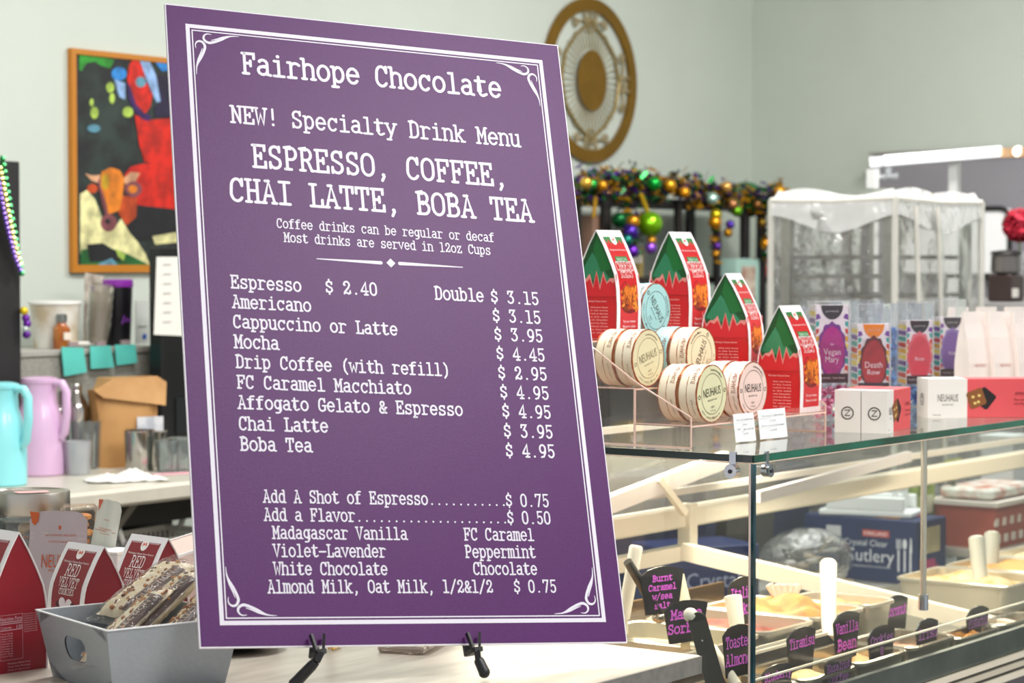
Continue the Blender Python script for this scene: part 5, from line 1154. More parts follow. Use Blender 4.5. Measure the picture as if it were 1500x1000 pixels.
t = thing('steel_shaker', 'tall polished steel shaker beside the kraft bag', 'shaker', atd(108, 5.93, TZ)); MB().lathe([(.026, 0), (.034, .15), (.030, .17), (.018, .195), (.016, .205)], 24).build('shaker_body', ss, t, True); MB().lathe([(.017, .2055), (.018, .215), (.014, .225)], 20).build('cap', ss, t, True)
# crumpled paper towel
t = thing('paper_towel', 'crumpled white paper towel lying on the table before the tumblers', 'towel', atd(182, 5.55, TZ), -.6)
m_ = MB(); n = 16; rnd = random.Random(2); vs = []
for i in range(n + 1):
    for j in range(9):
        u, v = i / n * 2 - 1, j / 8 * 2 - 1; vs.append((u * .10, v * .045 + .01 * math.sin(u * 4), .002 + max(0, (1 - u * u) * (1 - v * v)) * .026 * (.6 + .5 * math.sin(u * 7 + v * 3)) + rnd.uniform(0, .004)))
m_.add(vs, [(i * 9 + j, (i + 1) * 9 + j, (i + 1) * 9 + j + 1, i * 9 + j + 1) for i in range(n) for j in range(8)]); m_.build('towel', M('ece9e2', .7), t, True)
t = thing('pink_slip', 'pink paper slip lying on the table by the board edge', 'paper', tuple(Pz(258, 694, TZ)), -.4); MB().box((0, 0, .0015), (.13, .05, .001)).build('paper', M('e8b8c0', .6), t)
MB().box((0, 0, .0022), (.09, .012, .0003)).build('print_band', M('e88fa0', .6), t)

# ================================================================ painting on the back wall
PYW = WY - .02
fr0, fr1 = Py(104, 70, PYW), Py(104, 399, PYW)
Lp = .62; ph_ = fr0.z - fr1.z
t = thing('framed_painting', 'colourful abstract painting of red and orange cows in a thin orange-brown frame', 'painting', (fr0.x + Lp / 2, WY - .010, fr1.z))
orr = M('c07a1e', .45)
for (c, d) in (((-Lp / 2 + .009, 0, ph_ / 2), (.018, .018, ph_)), ((Lp / 2 - .009, 0, ph_ / 2), (.018, .018, ph_)), ((0, 0, .011), (Lp - .036, .018, .022)), ((0, 0, ph_ - .008), (Lp - .036, .018, .016))): MB().box(c, d).build('frame_side', orr, t)
MB().box((0, .002, ph_ / 2), (Lp - .037, .010, ph_ - .04)).build('canvas', M('16181a', .6, hex2='2c3a34', scale=9), t)
cols = ['2f9a2c', '2f8fe0', 'b8d85a', 'd8200a', '9cc0f0', '3a1a5e', 'e8841a', 'f2ecac', '8a4a50', '17181c', '1d6a2c', 'e0a880', '5f9ab0', 'c94a14', '241a3e', 'c9a018']
k_ = {c: i for i, c in enumerate(cols)}; m_ = MB(); o = Vector(t.location); lay = [0]
def blob(c, pts):
    m_.mi = k_[c]; lay[0] += 1; m_.poly([tuple(Py(x, y, PYW + .0062 - .0001 * lay[0]) - o) for x, y in pts])
def oval(c, cx, cy, rx, ry, n=14): blob(c, [(cx + rx * math.cos(2 * PI * i / n), cy + ry * math.sin(2 * PI * i / n)) for i in range(n)])
blob('2f9a2c', [(115, 76), (150, 79), (166, 88), (160, 100), (146, 96), (138, 90), (126, 92), (118, 104), (115, 102)])
oval('2f8fe0', 173, 108, 11, 10); blob('9cc0f0', [(166, 116), (182, 122), (182, 146), (174, 142)])
for (x, y, a, b) in ((137, 165, 6, 9), (160, 128, 6, 8), (163, 144, 4, 8), (186, 164, 8, 8), (133, 150, 3, 6)): oval('b8d85a', x, y, a, b, 9)
oval('5f9ab0', 136, 188, 10, 6, 9)
blob('d8200a', [(188, 95), (194, 86), (201, 87), (208, 100), (213, 120), (222, 138), (219, 156), (212, 166), (200, 160), (190, 138), (185, 115)])
oval('5f9ab0', 205, 120, 8, 8, 9); blob('9cc0f0', [(202, 84), (216, 86), (227, 110), (235, 148), (228, 150), (220, 132), (212, 112)]); blob('2f8fe0', [(224, 88), (262, 92), (262, 104), (236, 104)])
blob('241a3e', [(228, 114), (262, 106), (262, 172), (226, 170), (224, 156), (234, 150)])
blob('d8200a', [(196, 168), (214, 176), (262, 172), (264, 242), (222, 240), (210, 236), (203, 212)])
blob('3a1a5e', [(184, 118), (190, 128), (198, 152), (210, 166), (220, 170), (217, 178), (206, 174), (194, 160), (186, 142)])
blob('d8200a', [(181, 256), (190, 244), (210, 239), (266, 242), (268, 306), (222, 312), (194, 300), (184, 280)])
blob('17181c', [(176, 318), (200, 300), (268, 308), (268, 350), (198, 352), (182, 336)])
blob('f2ecac', [(116, 284), (126, 278), (138, 292), (148, 318), (164, 338), (176, 320), (188, 340), (200, 354), (212, 372), (218, 388), (150, 366), (116, 372)])
blob('f2ecac', [(222, 346), (268, 338), (268, 354), (226, 358)]); blob('c94a14', [(178, 286), (200, 290), (198, 318), (184, 330), (172, 312)])
blob('e0a880', [(123, 254), (134, 257), (146, 256), (143, 268), (132, 264)]); blob('e0a880', [(176, 264), (190, 252), (204, 253), (196, 268), (184, 270)])
oval('c94a14', 134, 276, 8, 7, 10); blob('8a4a50', [(142, 264), (152, 258), (158, 300), (156, 322), (148, 300)])
blob('e8841a', [(147, 252), (160, 245), (174, 249), (181, 262), (178, 290), (174, 308), (158, 314), (152, 290), (146, 272)]); oval('c9a018', 153, 266, 6, 12, 10)
oval('8a4a50', 194, 277, 13, 12); oval('e8841a', 193, 277, 7, 6, 9); oval('8a4a50', 158, 326, 12, 13); oval('17181c', 156, 324, 4, 4, 8)
blob('1d6a2c', [(117, 366), (150, 360), (186, 372), (218, 388), (268, 392), (268, 395), (117, 395)]); blob('17181c', [(126, 358), (150, 356), (178, 374), (176, 382), (130, 384)])
blob('b8d85a', [(168, 364), (182, 372), (180, 382), (172, 376)]); blob('5f9ab0', [(143, 386), (162, 378), (180, 394), (146, 394)])
m_.build('painted_shapes', [M(c, .6, var=.45, scale=22) for c in cols], t)

# ================================================================ gilt medallion
mc = Py(864, 118, WY - .012); MR = .355 * 120 / 120 * (120 / FPX * mc.dot(F_) / .355)
t = thing('wall_medallion', 'round gilt openwork medallion hanging on the back wall above the shelves', 'wall art', tuple(mc))
gold = M('8a6414', .38, .55, var=.15, scale=9)
def wm_(r0, r1, name, n=48, y0=-.006, y1=.006):
    m_ = MB(); vs = []
    for i in range(n):
        a = 2 * PI * i / n
        for (r, y) in ((r0, y0), (r1, y0), (r1, y1), (r0, y1)): vs.append((r * math.cos(a), y, r * math.sin(a)))
    m_.add(vs, [(4 * i + k, 4 * ((i + 1) % n) + k, 4 * ((i + 1) % n) + (k + 1) % 4, 4 * i + (k + 1) % 4) for i in range(n) for k in range(4)]); return m_.build(name, gold, t)
wm_(MR * .845, MR, 'outer_ring'); 
MB().add([(MR * .315 * math.cos(2 * PI * i / 40), -.008, MR * .37 * math.sin(2 * PI * i / 40)) for i in range(40)], [tuple(range(40))]).build('centre_disc', gold, t)
thin = M('a89872', .4, .3)
for i in range(44):
    a = 2 * PI * i / 44; r1 = MR * (.60 + .04 * (i % 2)); MB().bar((MR * .33 * math.cos(a), 0, MR * .385 * math.sin(a)), (r1 * math.cos(a), 0, r1 * 1.05 * math.sin(a)), .004, .004).build('ray', thin, t)
m_ = MB(); m_.tube([(MR * .62 * math.cos(2 * PI * i / 12), 0, MR * (.62 if i % 3 else .72) * math.sin(2 * PI * i / 12)) for i in range(13)], .007, 6); m_.build('lattice_frame', M('8f7a48', .4, .3), t, True)
for q in range(4):
    a0 = q * PI / 2
    for sg in (-1, 1):
        pts = [];
        for i in range(26):
            s_ = i / 25; r = MR * (.70 + .13 * s_) ; a = a0 + sg * (.10 + .62 * s_); c = Vector((r * math.cos(a), 0, r * math.sin(a)))
            if s_ > .45: th = (s_ - .45) * 12; rr_ = MR * .085 * (1.25 - s_); aa = a0 + sg * .42; cc = Vector((MR * .755 * math.cos(aa), 0, MR * .755 * math.sin(aa))); c = cc + Vector((rr_ * math.cos(a + th), 0, rr_ * math.sin(a + th)))
            pts.append(tuple(c))
        MB().tube(pts, .005, 6).build('scroll', thin, t, True)
    for k in range(3): 
        aa = a0; r = MR * (.68 + .07 * k); MB().tube([(r * math.cos(aa) + .03 * math.cos(x) * (1 + .3 * k), 0, r * math.sin(aa) + .03 * math.sin(x)) for x in [2 * PI * i / 10 for i in range(11)]], .004, 6).build('rosette_loop', thin, t, True)
MB().bar((-MR * .9, .004, 0), (-MR * .62, .004, 0), .006).bar((MR * .9, .004, 0), (MR * .62, .004, 0), .006).bar((0, .004, MR * .9), (0, .004, MR * .62), .006).bar((0, .004, -MR * .9), (0, .004, -MR * .62), .006).build('spacer', thin, t)
# ================================================================ shelving with mardi gras decoration, back wall
dkm = M('1d1a1b', .5)
SX0, SX1, SY = 6.2, 7.98, 4.5
sh = thing('shelving_unit', 'dark metal shelving unit against the back wall draped with garland', 'shelf', ((SX0 + SX1) / 2, 4.66, 0))
so = Vector(sh.location)
for z in (1.70, 1.41, 1.08, .6, .2): MB().box((0, 0, z - .0125), (SX1 - SX0, .32, .025)).build('shelf_board', M('2a2220', .5, var=.2, scale=12), sh)
for px in (842, 884, 990, 1047, 1088, 1112):
    x = Py(px, 390, SY).x; w_ = .045 if px in (884, 1088, 1112) else .028
    for y in (-.165, .165) if px in (884, 1112) else (-.165,): MB().box((x - so.x, y, .85), (w_, .02, 1.70)).build('post', dkm, sh)
rnd = random.Random(21)
def ballm(c): return M(c, .16, .7)
gcol = ['4a1a78', '0c7a34', 'd9a21a', '2a1438', 'b9820e', '0a4a20']
def tinsel(label, path, dens_, spread, balls, R0=.030):
    pts = [Py(x, y, SY - .03) for x, y in path]; t = thing('tinsel_garland', label, 'garland', tuple(pts[0]), group='mardi gras garlands on the dark shelves'); o = Vector(t.location)
    m_ = MB()
    for i in range(len(pts) - 1):
        a, b = pts[i], pts[i + 1]; n = int((b - a).length * dens_)
        for k in range(n):
            p = a + (b - a) * (k / n) - o + Vector((rnd.gauss(0, spread), rnd.gauss(0, spread * .4) , rnd.gauss(0, spread)))
            p.y = min(p.y, .012)
            d = Vector((rnd.uniform(-1, 1), rnd.uniform(-1, 1), rnd.uniform(-1, 1))).normalized() * rnd.uniform(.010, .020); e = d.orthogonal().normalized() * .006; m_.mi = rnd.randrange(6)
            m_.quad(tuple(p - d - e), tuple(p + d - e), tuple(p + d + e), tuple(p - d + e))
    q = m_.build('tinsel', [M(c, .25, .6) for c in gcol], t); q['kind'] = 'stuff'
    for (x, y, r, c) in balls:
        p = Py(x, y, SY - .075) - o; MB().sphere(tuple(p), r, 14, 9).build('ornament', ballm(c), t, True)
tinsel('long green, purple and gold garland along the top shelf edge', [(846, 268), (900, 266), (960, 272), (1010, 278), (1040, 284), (1075, 290), (1120, 292), (1144, 282)], 1300, .024,
    [(857, 268, .022, 'e8b84a'), (866, 270, .018, '2fae4a'), (881, 272, .020, 'd8921a'), (957, 269, .026, '12a03a'), (980, 272, .024, 'e0a020'), (1001, 282, .022, 'e89a1a'), (1042, 291, .024, 'bfe6d8'), (1063, 274, .022, 'e8b060'), (1072, 299, .020, 'c98a5a'), (1141, 281, .026, 'e8a21a'), (1078, 309, .022, '6fb01a'), (1108, 300, .018, '8a5a2a')])
tinsel('drooping purple and green swag hanging from the shelf behind the second carton', [(915, 290), (920, 315), (928, 335), (922, 360)], 800, .030,
    [(951, 328, .046, '86c81a'), (926, 325, .026, 'c98a1a'), (922, 340, .030, '4a2a9a'), (917, 352, .022, '1a7a6a'), (925, 368, .024, '6a2ab0'), (952, 363, .022, '9a5ae0'), (953, 352, .018, 'e0a030'), (906, 322, .028, '0a5a2a')])
tinsel('short gold and purple drop hanging in the middle bay of the shelves', [(1044, 296), (1046, 318), (1047, 340), (1046, 372)], 260, .016,
    [(1047, 315, .024, 'c9b41a'), (1046, 326, .026, 'e09a1a'), (1068, 329, .018, '5a3ab0'), (1065, 341, .018, 'b9861a'), (1049, 361, .018, '5a2a8a'), (1047, 372, .016, 'c98a1a')])
tinsel('tangled dark garland end hanging beside the covered rack', [(1120, 296), (1132, 320), (1126, 350), (1118, 370)], 420, .03,
    [(1120, 357, .022, 'd9921a'), (1137, 312, .020, 'b9761a'), (1115, 326, .018, '8a6a1a')])
t = thing('bead_chain', 'yellow bead chain hanging from the shelf left of the green ball', 'beads', tuple(Py(942, 285, SY - .05))); o = Vector(t.location); m_ = MB()
for i in range(16): p = Py(938 + i * .9, 286 + i * 2.4, SY - .05) - o; m_.sphere(tuple(p), .009, 6, 4)
m_.build('bead', M('c9a41a', .3, .4), t, True)['kind'] = 'stuff'
t = thing('bead_chain', 'short gold bead chain hanging by the menu board edge on the shelf', 'beads', tuple(Py(870, 290, SY - .05))); o = Vector(t.location); m_ = MB()
for i in range(10): p = Py(871 - i * .3, 290 + i * 3, SY - .05) - o; m_.sphere(tuple(p), .008, 6, 4)
m_.build('bead', M('b98a1a', .3, .4), t, True)['kind'] = 'stuff'
def on_sh(px, z, Y=4.62): p = Py(px, 390, Y); return (p.x, Y, z)
t = thing('purple_cloth', 'purple sequinned cloth heaped on the top shelf beside the board', 'cloth', on_sh(862, 1.70))
m_ = MB(); n = 12; vs = []
for i in range(n + 1):
    for j in range(7):
        u, v = i / n * 2 - 1, j / 6 * 2 - 1; vs.append((u * .17, v * .10, .004 + .07 * max(0, (1 - u * u) * (1 - v * v)) * (1 + .5 * math.sin(u * 6 + v * 2)) + rnd.uniform(0, .008)))
m_.add(vs, [(i * 7 + j, (i + 1) * 7 + j, (i + 1) * 7 + j + 1, i * 7 + j + 1) for i in range(n) for j in range(6)]); m_.build('cloth', M('5a1f9a', .4, hex2='3a1068', scale=40, bump=.6), t, True)
t = thing('straw_hat', 'tan hat lying on the top shelf right of the purple cloth', 'hat', on_sh(913, 1.70)); MB().lathe([(.075, .002), (.075, .006), (.055, .012), (.050, .06), (.03, .075)], 20).build('hat', M('a8905a', .7), t, True); MB().lathe([(.056, .014), (.053, .028)], 20, cap=False).build('hat_band', M('6a5a2a', .6), t, True)
t = thing('green_hat', 'dark green hat on the top shelf beside the tan hat', 'hat', on_sh(948, 1.70)); MB().lathe([(.068, .002), (.068, .006), (.055, .012), (.052, .075), (.03, .09)], 20).build('hat', M('0c6a34', .6), t, True); MB().lathe([(.057, .014), (.055, .028)], 20, cap=False).build('hat_band', M('08401f', .6), t, True)
t = thing('baseball_cap', 'green cap with white lettering on the top shelf above the white panel', 'hat', on_sh(1090, 1.70, 4.55))
MB().sphere((0, 0, .012), .085, 16, 8, (1, 1, .85)).build('crown', M('14663c', .6), t, True)
MB().add([(-.06, -.06, .012), (-.05, -.12, .006), (.05, -.12, .006), (.06, -.06, .012), (-.06, -.06, .017), (-.05, -.12, .011), (.05, -.12, .011), (.06, -.06, .017)], [(0, 1, 2, 3), (7, 6, 5, 4), (0, 4, 5, 1), (1, 5, 6, 2), (2, 6, 7, 3)]).build('brim', M('0e5030', .6), t)
m_ = MB(mp=lambda a, b, z: (a, -.0855 * math.cos(a / .085), b)); m_.stroke([(-.03, .028), (-.02, .042), (-.01, .028), (.0, .042), (.01, .030), (.03, .038)], .005); m_.build('lettering', M('e9efe9', .5), t)
def sbox(px, z, w_, h_, dpt, col, label, name='carton', cat='box', Y=4.6, art=None):
    t = thing(name, label, cat, on_sh(px, z, Y)); MB().box((0, 0, h_ / 2), (w_, dpt, h_), bev=.002).build('carton_body', M(col, .5), t)
    if art: MB().box((.0, -dpt / 2 - .001, h_ * .5), (w_ * .6, .0015, h_ * .7)).build('picture_panel', M(art, .5, hex2='a9705a', scale=14), t)
    else: MB().box((0, -dpt / 2 - .001, h_ * .6), (w_ * .7, .0015, h_ * .25)).build('label', M('efe9dd', .5), t)
    return t
sbox(1082, 1.28, .17, .20, .08, 'b6dccf', 'pale green picture box standing in the shelf beside the black post', art='e6d9c6', Y=4.52)
sbox(1118, 1.41, .085, .075, .06, 'd9503c', 'small coral red card box on the middle shelf', Y=4.52)
sbox(862, 1.41, .10, .22, .10, '8a6a58', 'brown bag on the shelf beside the edge of the menu board', 'brown_bag', 'bag', Y=4.56)
sbox(918, 1.41, .09, .11, .08, 'a8904a', 'small gold bag on the middle shelf behind the first cheese straw carton', 'gold_bag', 'bag', Y=4.54)
sbox(1040, 1.28, .14, .13, .08, '93aa9c', 'grey-green carton low on the shelf left of the picture box', Y=4.54)

# ================================================================ bakery rack under a clear cover
rx0, rx1, ry0, ry1, rz1 = 5.705, 6.24, 2.885, 3.25, 1.60
rk = thing('bakery_rack', 'tall bakery sheet rack wrapped in a wrinkled clear plastic cover', 'rack', ((rx0 + rx1) / 2, (ry0 + ry1) / 2, 0)); ro = Vector(rk.location)
al = M('a8a39b', .3, .9); w2, d2 = (rx1 - rx0) / 2 - .02, (ry1 - ry0) / 2 - .02
for sx in (-1, 1):
    for sy in (-1, 1):
        MB().box((sx * w2, sy * d2, rz1 / 2 + .03), (.028, .028, rz1 - .06)).build('upright', al, rk); MB().lathe([(.02, .0), (.03, .02), (.03, .04), (.02, .06)], 10, (sx * w2, sy * d2, 0)).build('caster', M('2a2a2a', .5), rk, True)
for k in range(24): z = .20 + k * .0555; MB().box((0, 0, z), (2 * w2 - .02, 2 * d2 - .02, .012)).build('sheet_tray', M('8a847c', .35, .8, var=.2, scale=6), rk)
for sy in (-1, 1): MB().box((0, sy * d2, rz1), (2 * w2, .028, .02)).build('top_bar', al, rk)
cvm = CLEAR('fbfbfa', .10, 'ffffff', 3.0, .05, wrinkle=16)
zc = 1.64; q = [(-w2 - .035, -d2 - .035), (w2 + .035, -d2 - .035), (w2 + .035, d2 + .035), (-w2 - .035, d2 + .035)]
m_ = MB(); rnd2 = random.Random(5)
for i in range(4):
    a, b = q[i], q[(i + 1) % 4]; n, k = 14, 16; vs = []
    nx_2, ny_2 = (b[1] - a[1]), -(b[0] - a[0]); L_ = math.hypot(nx_2, ny_2); nx_2 /= L_; ny_2 /= L_
    for u in range(n + 1):
        for v in range(k + 1):
            t_ = u / n; z = .25 + (zc - .25) * v / k; e = math.sin(PI * t_) ; off = e * (.012 * math.sin(t_ * 23 + v * .7) + .010 * math.sin(v * 1.9 + t_ * 9)); top = -.035 * e if v == k else 0
            vs.append((a[0] + (b[0] - a[0]) * t_ + nx_2 * off, a[1] + (b[1] - a[1]) * t_ + ny_2 * off, z + top))
    m_.add(vs, [(u * (k + 1) + v, (u + 1) * (k + 1) + v, (u + 1) * (k + 1) + v + 1, u * (k + 1) + v + 1) for u in range(n) for v in range(k)])
m_.build('plastic_cover', cvm, rk, True)
m_ = MB(); n = 8; vs = [(q[0][0] + (q[1][0] - q[0][0]) * i / n, q[0][1] + (q[3][1] - q[0][1]) * j / n, zc + .035 * math.sin(PI * i / n) * math.sin(PI * j / n) + rnd2.uniform(-.006, .006)) for i in range(n + 1) for j in range(n + 1)]
m_.add(vs, [(i * (n + 1) + j, (i + 1) * (n + 1) + j, (i + 1) * (n + 1) + j + 1, i * (n + 1) + j + 1) for i in range(n) for j in range(n)]); m_.build('cover_top', CLEAR('f4f4f2', .45, 'fafaf6', 2, .1, wrinkle=9), rk, True)
seam = CLEAR('ffffff', .6, 'fbf8ee', 1, .2)
hem = CLEAR('ffffff', .62, 'ffffff', 2.5, .15, wrinkle=20)
for i in range(4):
    a, b = q[i], q[(i + 1) % 4]; n = 16; vs = []
    for u in range(n + 1):
        t_ = u / n; e_ = math.sin(PI * t_); x_, y_ = a[0] + (b[0] - a[0]) * t_, a[1] + (b[1] - a[1]) * t_
        vs += [(x_ * 1.03, y_ * 1.03, zc - .045 - .05 * e_ * abs(math.sin(3 * t_ + i))), (x_ * 1.02, y_ * 1.02, zc - .012), (x_ * .93, y_ * .93, zc + .022 + .012 * math.sin(t_ * 7))]
    m_ = MB(); m_.add(vs, [(u * 3 + v, (u + 1) * 3 + v, (u + 1) * 3 + v + 1, u * 3 + v + 1) for u in range(n) for v in range(2)]); m_.build('folded_hem', hem, rk, True)
for i in range(4):
    MB().tube([(q[i][0], q[i][1], .25), (q[i][0] * 1.01, q[i][1] * 1.01, .9), (q[i][0], q[i][1], zc)], .010, 6).build('cover_seam', seam, rk, True)
    MB().tube([(q[i][0], q[i][1], zc), ((q[i][0] + q[(i + 1) % 4][0]) / 2, (q[i][1] + q[(i + 1) % 4][1]) / 2, zc - .006), (q[(i + 1) % 4][0], q[(i + 1) % 4][1], zc)], .009, 6).build('cover_seam', seam, rk, True)
for dx in (.10, .24): MB().tube([(-w2 - .035 + dx, -d2 - .050, zc - .02), (-w2 - .02 + dx, -d2 - .055, 1.3), (-w2 + .02 + dx, -d2 - .05, .9), (-w2 + .02 + dx, -d2 - .05, .4)], .007, 6).build('zip_strip', seam, rk, True)

# ================================================================ far right: steel panel, lamp frame, white board
t = thing('steel_splash_panel', 'large lilac-grey steel panel on the right wall behind the rack', 'panel', (8.26, 3.5, 0))
MB().box((0, 0, .95), (.06, 1.5, 1.90)).build('panel_sheet', M('9b989f', .45, .3, var=.05, scale=3), t)
MB().box((-.02, 0, 1.905), (.10, 1.5, .012)).build('top_trim', M('b5b2b0', .35, .6), t)
p0, p1 = Pd(1274, 238, 7.5), Pd(1466, 222, 7.35); fz = (p0 + p1) / 2
t = thing('lamp_frame', 'tall white metal frame with a bright tube lamp behind the covered rack', 'frame', (fz.x, fz.y, 0)); o = Vector(t.location)
MB().bar(p0 - o, p1 - o, .036, .034).build('top_beam', M('e9edf0', .35), t)
mid_ = lambda k: p0 + (p1 - p0) * k - o
MB().tube([tuple(mid_(.10) + Vector((0, 0, .002)) - F_ * .028), tuple(mid_(.98) - F_ * .028)], .017, 10).build('lamp_tube', M('ffffff', .5, emit=1.3), t, True)
for px, yy in ((1277, 239), (1397, 229)):
    p = Pd(px, yy, 7.43) - o; MB().bar((p.x, p.y, 0), (p.x, p.y, p.z - .02), .030).build('post', M('dfe0de', .4), t)
for k in (.05, .14): p = mid_(k); MB().tube([tuple(p + Vector((0, 0, -.01))), tuple(p + Vector((0, 0, -.05))), tuple(p + R_ * .03 + Vector((0, 0, -.05)))], .012, 8).build('bracket', M('e3e6ea', .3), t, True)
e0, e1 = Pd(1468, 224, 7.33), Pd(1540, 222, 7.2); MB().bar(e0 - o, e1 - o, .03, .03).build('brass_end', M('c9a27c', .4, .3), t)
p = Pd(1490, 222, 7.28); MB().sphere(tuple(p - o), .018).build('bulb', M('fff4e4', .5, emit=2), t, True)
t = thing('white_board', 'white board in a rounded black frame on the steel panel', 'board', tuple(Px(1420, 408, 8.2))); o = Vector(t.location)
y0b, y1b = Px(1478, 356, 8.2).y - o.y, Px(1318, 356, 8.2).y - o.y; zt_, zb_ = Px(1420, 306, 8.2).z - o.z, 0.012
MB().box((.004, (y0b + y1b) / 2, (zt_ + zb_) / 2), (.012, abs(y1b - y0b), zt_ - zb_)).build('board_face', M('ffffff', .35), t)
bm = M('20231f', .4); m_ = MB(); r_ = .04; yy0, yy1 = min(y0b, y1b), max(y0b, y1b)
ppp = []
for (cy, cz, a0) in ((yy1 - r_, zt_ - r_, 0), (yy0 + r_, zt_ - r_, 90), (yy0 + r_, zb_ + r_, 180), (yy1 - r_, zb_ + r_, 270)):
    for k in range(5): a = math.radians(a0 + 22.5 * k); ppp.append((-.006, cy + r_ * math.cos(a), cz + r_ * math.sin(a)))
m_.tube(ppp + [ppp[0]], .010, 6); m_.build('black_frame', bm, t, True)
t = thing('steel_cabinet', 'pale steel cabinet below the white board at the right', 'cabinet', (7.55, 3.1, 0))
MB().box((0, 0, .665), (1.0, 1.3, 1.33), bev=.005).build('cabinet_body', M('a9a6a6', .45, .4), t)
for i in range(6): MB().box((-.503, -.54 + i * .216, .70), (.008, .19, 1.15)).build('door_panel', M('b9b6b6', .4, .4), t); MB().box((-.512, -.47 + i * .216, .9), (.012, .012, .12)).build('handle', M('8a8888', .3, .8), t)
p = Pd(1492, 330, 7.7)
t = thing('red_pompon', 'fluffy red pompon flower in a tall clear vase at the right edge', 'flower', (p.x, p.y, 1.331))
m_ = MB(); rnd3 = random.Random(8)
for i in range(260):
    d = Vector((rnd3.gauss(0, 1), rnd3.gauss(0, 1), rnd3.gauss(0, 1))).normalized(); c = Vector((0, 0, p.z - 1.331)) + d * .035; e = d.orthogonal().normalized() * .012; f = d.cross(e).normalized() * .012
    m_.quad(tuple(c - e), tuple(c + d * .022 - f), tuple(c + d * .026 + e * .4), tuple(c + e))
m_.build('petals', M('c0203a', .6, var=.3, scale=30), t)['kind'] = 'stuff'
MB().sphere((0, 0, p.z - 1.331), .044, 14, 9).build('flower_head', M('b01c34', .7, hex2='d8405a', scale=50), t, True)
MB().tube([(0, 0, .005), (0, 0, p.z - 1.331 - .03)], .004, 6).build('stem', M('7a8a6a', .5), t, True)
MB().lathe([(.03, .001), (.022, .01), (.020, .12), (.035, .17)], 16, cap=False).build('vase', CLEAR('f2f2f4', .2, 'ffffff', 2, .05), t, True)
q_ = Pd(1472, 430, 7.65)
t = thing('coffee_grinder', 'dark coffee grinder with a clear hopper on the steel cabinet', 'grinder', (q_.x, q_.y, 1.331))
MB().box((0, 0, .045), (.10, .09, .09), bev=.006).build('grinder_body', M('3a2c2a', .35), t); MB().lathe([(.03, .091), (.052, .10), (.05, .155), (.04, .158)], 18, cap=False).build('hopper', CLEAR('9a9490', .35, '8a8480', 2, .05), t, True); MB().lathe([(.054, .158), (.05, .17), (.01, .175)], 18).build('lid', M('2a2626', .4), t, True)
MB().box((-.03, -.048, .03), (.04, .006, .03)).build('label', M('dcd8d0', .5), t)

# ================================================================ things on the low table behind the case
bt = thing('prep_table', 'low steel prep table behind the gelato case', 'table', (4.93, 2.98, 0))
MB().box((0, 0, .585), (1.40, .76, .03), bev=.004).build('tabletop', M('c9c4ba', .35, .4), bt)
for x in (-.67, .67):
    for y in (-.34, .34): MB().box((x, y, .285), (.04, .04, .57)).build('leg', al, bt)
nv = M('1e2c5e', .45, var=.15, scale=10)
t = thing('cutlery_box', 'navy box of plastic cutlery with white lettering behind the case', 'box', (5.45 + .09, 2.68 + .17, .6))
bw_, bd_, bh_ = .18, .34, .17
MB().box((0, 0, bh_ / 2), (bw_, bd_, bh_), bev=.002).build('carton', nv, t)
f = lambda a, b, z: (-bw_ / 2 - .001 - z, -a, b)
m_ = MB(mp=f); plain(m_, 'Crystal Clear', .02, .105, .13, .017); plain(m_, 'Cutlery', .03, .072, .15, .036); plain(m_, 'heavy duty plastic forks knives spoons', .03, .042, .13, .006); m_.build('brand_lettering', M('e6e8f0', .5), t)
m_ = MB(mp=f); m_.quad((.01, .122, 0), (.09, .122, 0), (.09, .140, 0), (.01, .140, 0)); m_.build('store_badge', M('c8453a', .5), t); m_ = MB(mp=f); plain(m_, 'KIRKLAND', .05, .131, .07, .011, z=.0006); m_.build('badge_lettering', M('f4f4f4', .5), t)
m_ = MB(mp=f); m_.quad((-.10, .10, 0), (-.055, .10, 0), (-.055, .145, 0), (-.10, .145, 0)); m_.build('white_sticker', M('cfcfd2', .5), t)
for i, (a, kind) in enumerate(((.118, 'fork'), (.136, 'spoon'), (.153, 'knife'))):
    m_ = MB(mp=f); m_.stroke([(a, .035), (a, .09)], .005)
    if kind == 'fork':
        for dx in (-.005, 0, .005): m_.stroke([(a + dx, .095), (a + dx, .12)], .0025)
    elif kind == 'spoon': m_.disc((a, .108), .0065, .014, 14)
    else: m_.stroke([(a + .001, .09), (a + .001, .125)], [.008, .003])
    m_.build(kind + '_print', M('e9ebf2', .5), t)
g = lambda a, b, z: (a, -bd_ / 2 - .001 - z, b)
m_ = MB(mp=g); m_.quad((-.05, .08, 0), (.05, .08, 0), (.05, .15, 0), (-.05, .15, 0)); m_.build('cream_panel', M('cfc39a', .5, hex2='b9a880', scale=12), t)
m_ = MB(mp=g); m_.quad((-.07, .03, 0), (-.045, .03, 0), (-.045, .07, 0), (-.07, .07, 0)); m_.build('orange_panel', M('d98a2c', .5), t)
m_ = MB(mp=g)
for i in range(7): m_.disc((-.025 + .018 * (i % 4), .035 + .018 * (i // 4)), .012, n=10)
m_.build('magenta_print', M('a8346a', .5), t)
MB().quad((-.06, -.1, bh_ + .0008), (.0, -.1, bh_ + .0008), (.0, .05, bh_ + .0008), (-.06, .05, bh_ + .0008)).build('top_orange_print', M('d9922c', .5), t); MB().quad((.02, -.12, bh_ + .0008), (.06, -.12, bh_ + .0008), (.06, .08, bh_ + .0008), (.02, .08, bh_ + .0008)).build('top_red_print', M('c03a2e', .5), t)
t = thing('white_crate_lid', 'white moulded plastic tray lying on top of the navy cutlery box', 'tray', (5.54, 2.86, .7715), .2)
MB().box((0, 0, .008), (.14, .26, .016), bev=.004).build('tray_base', M('eceeee', .4), t)
for sx in (-1, 1): MB().box((sx * .06, 0, .035), (.012, .22, .04), bev=.004).build('tray_wall', M('eceeee', .4), t)
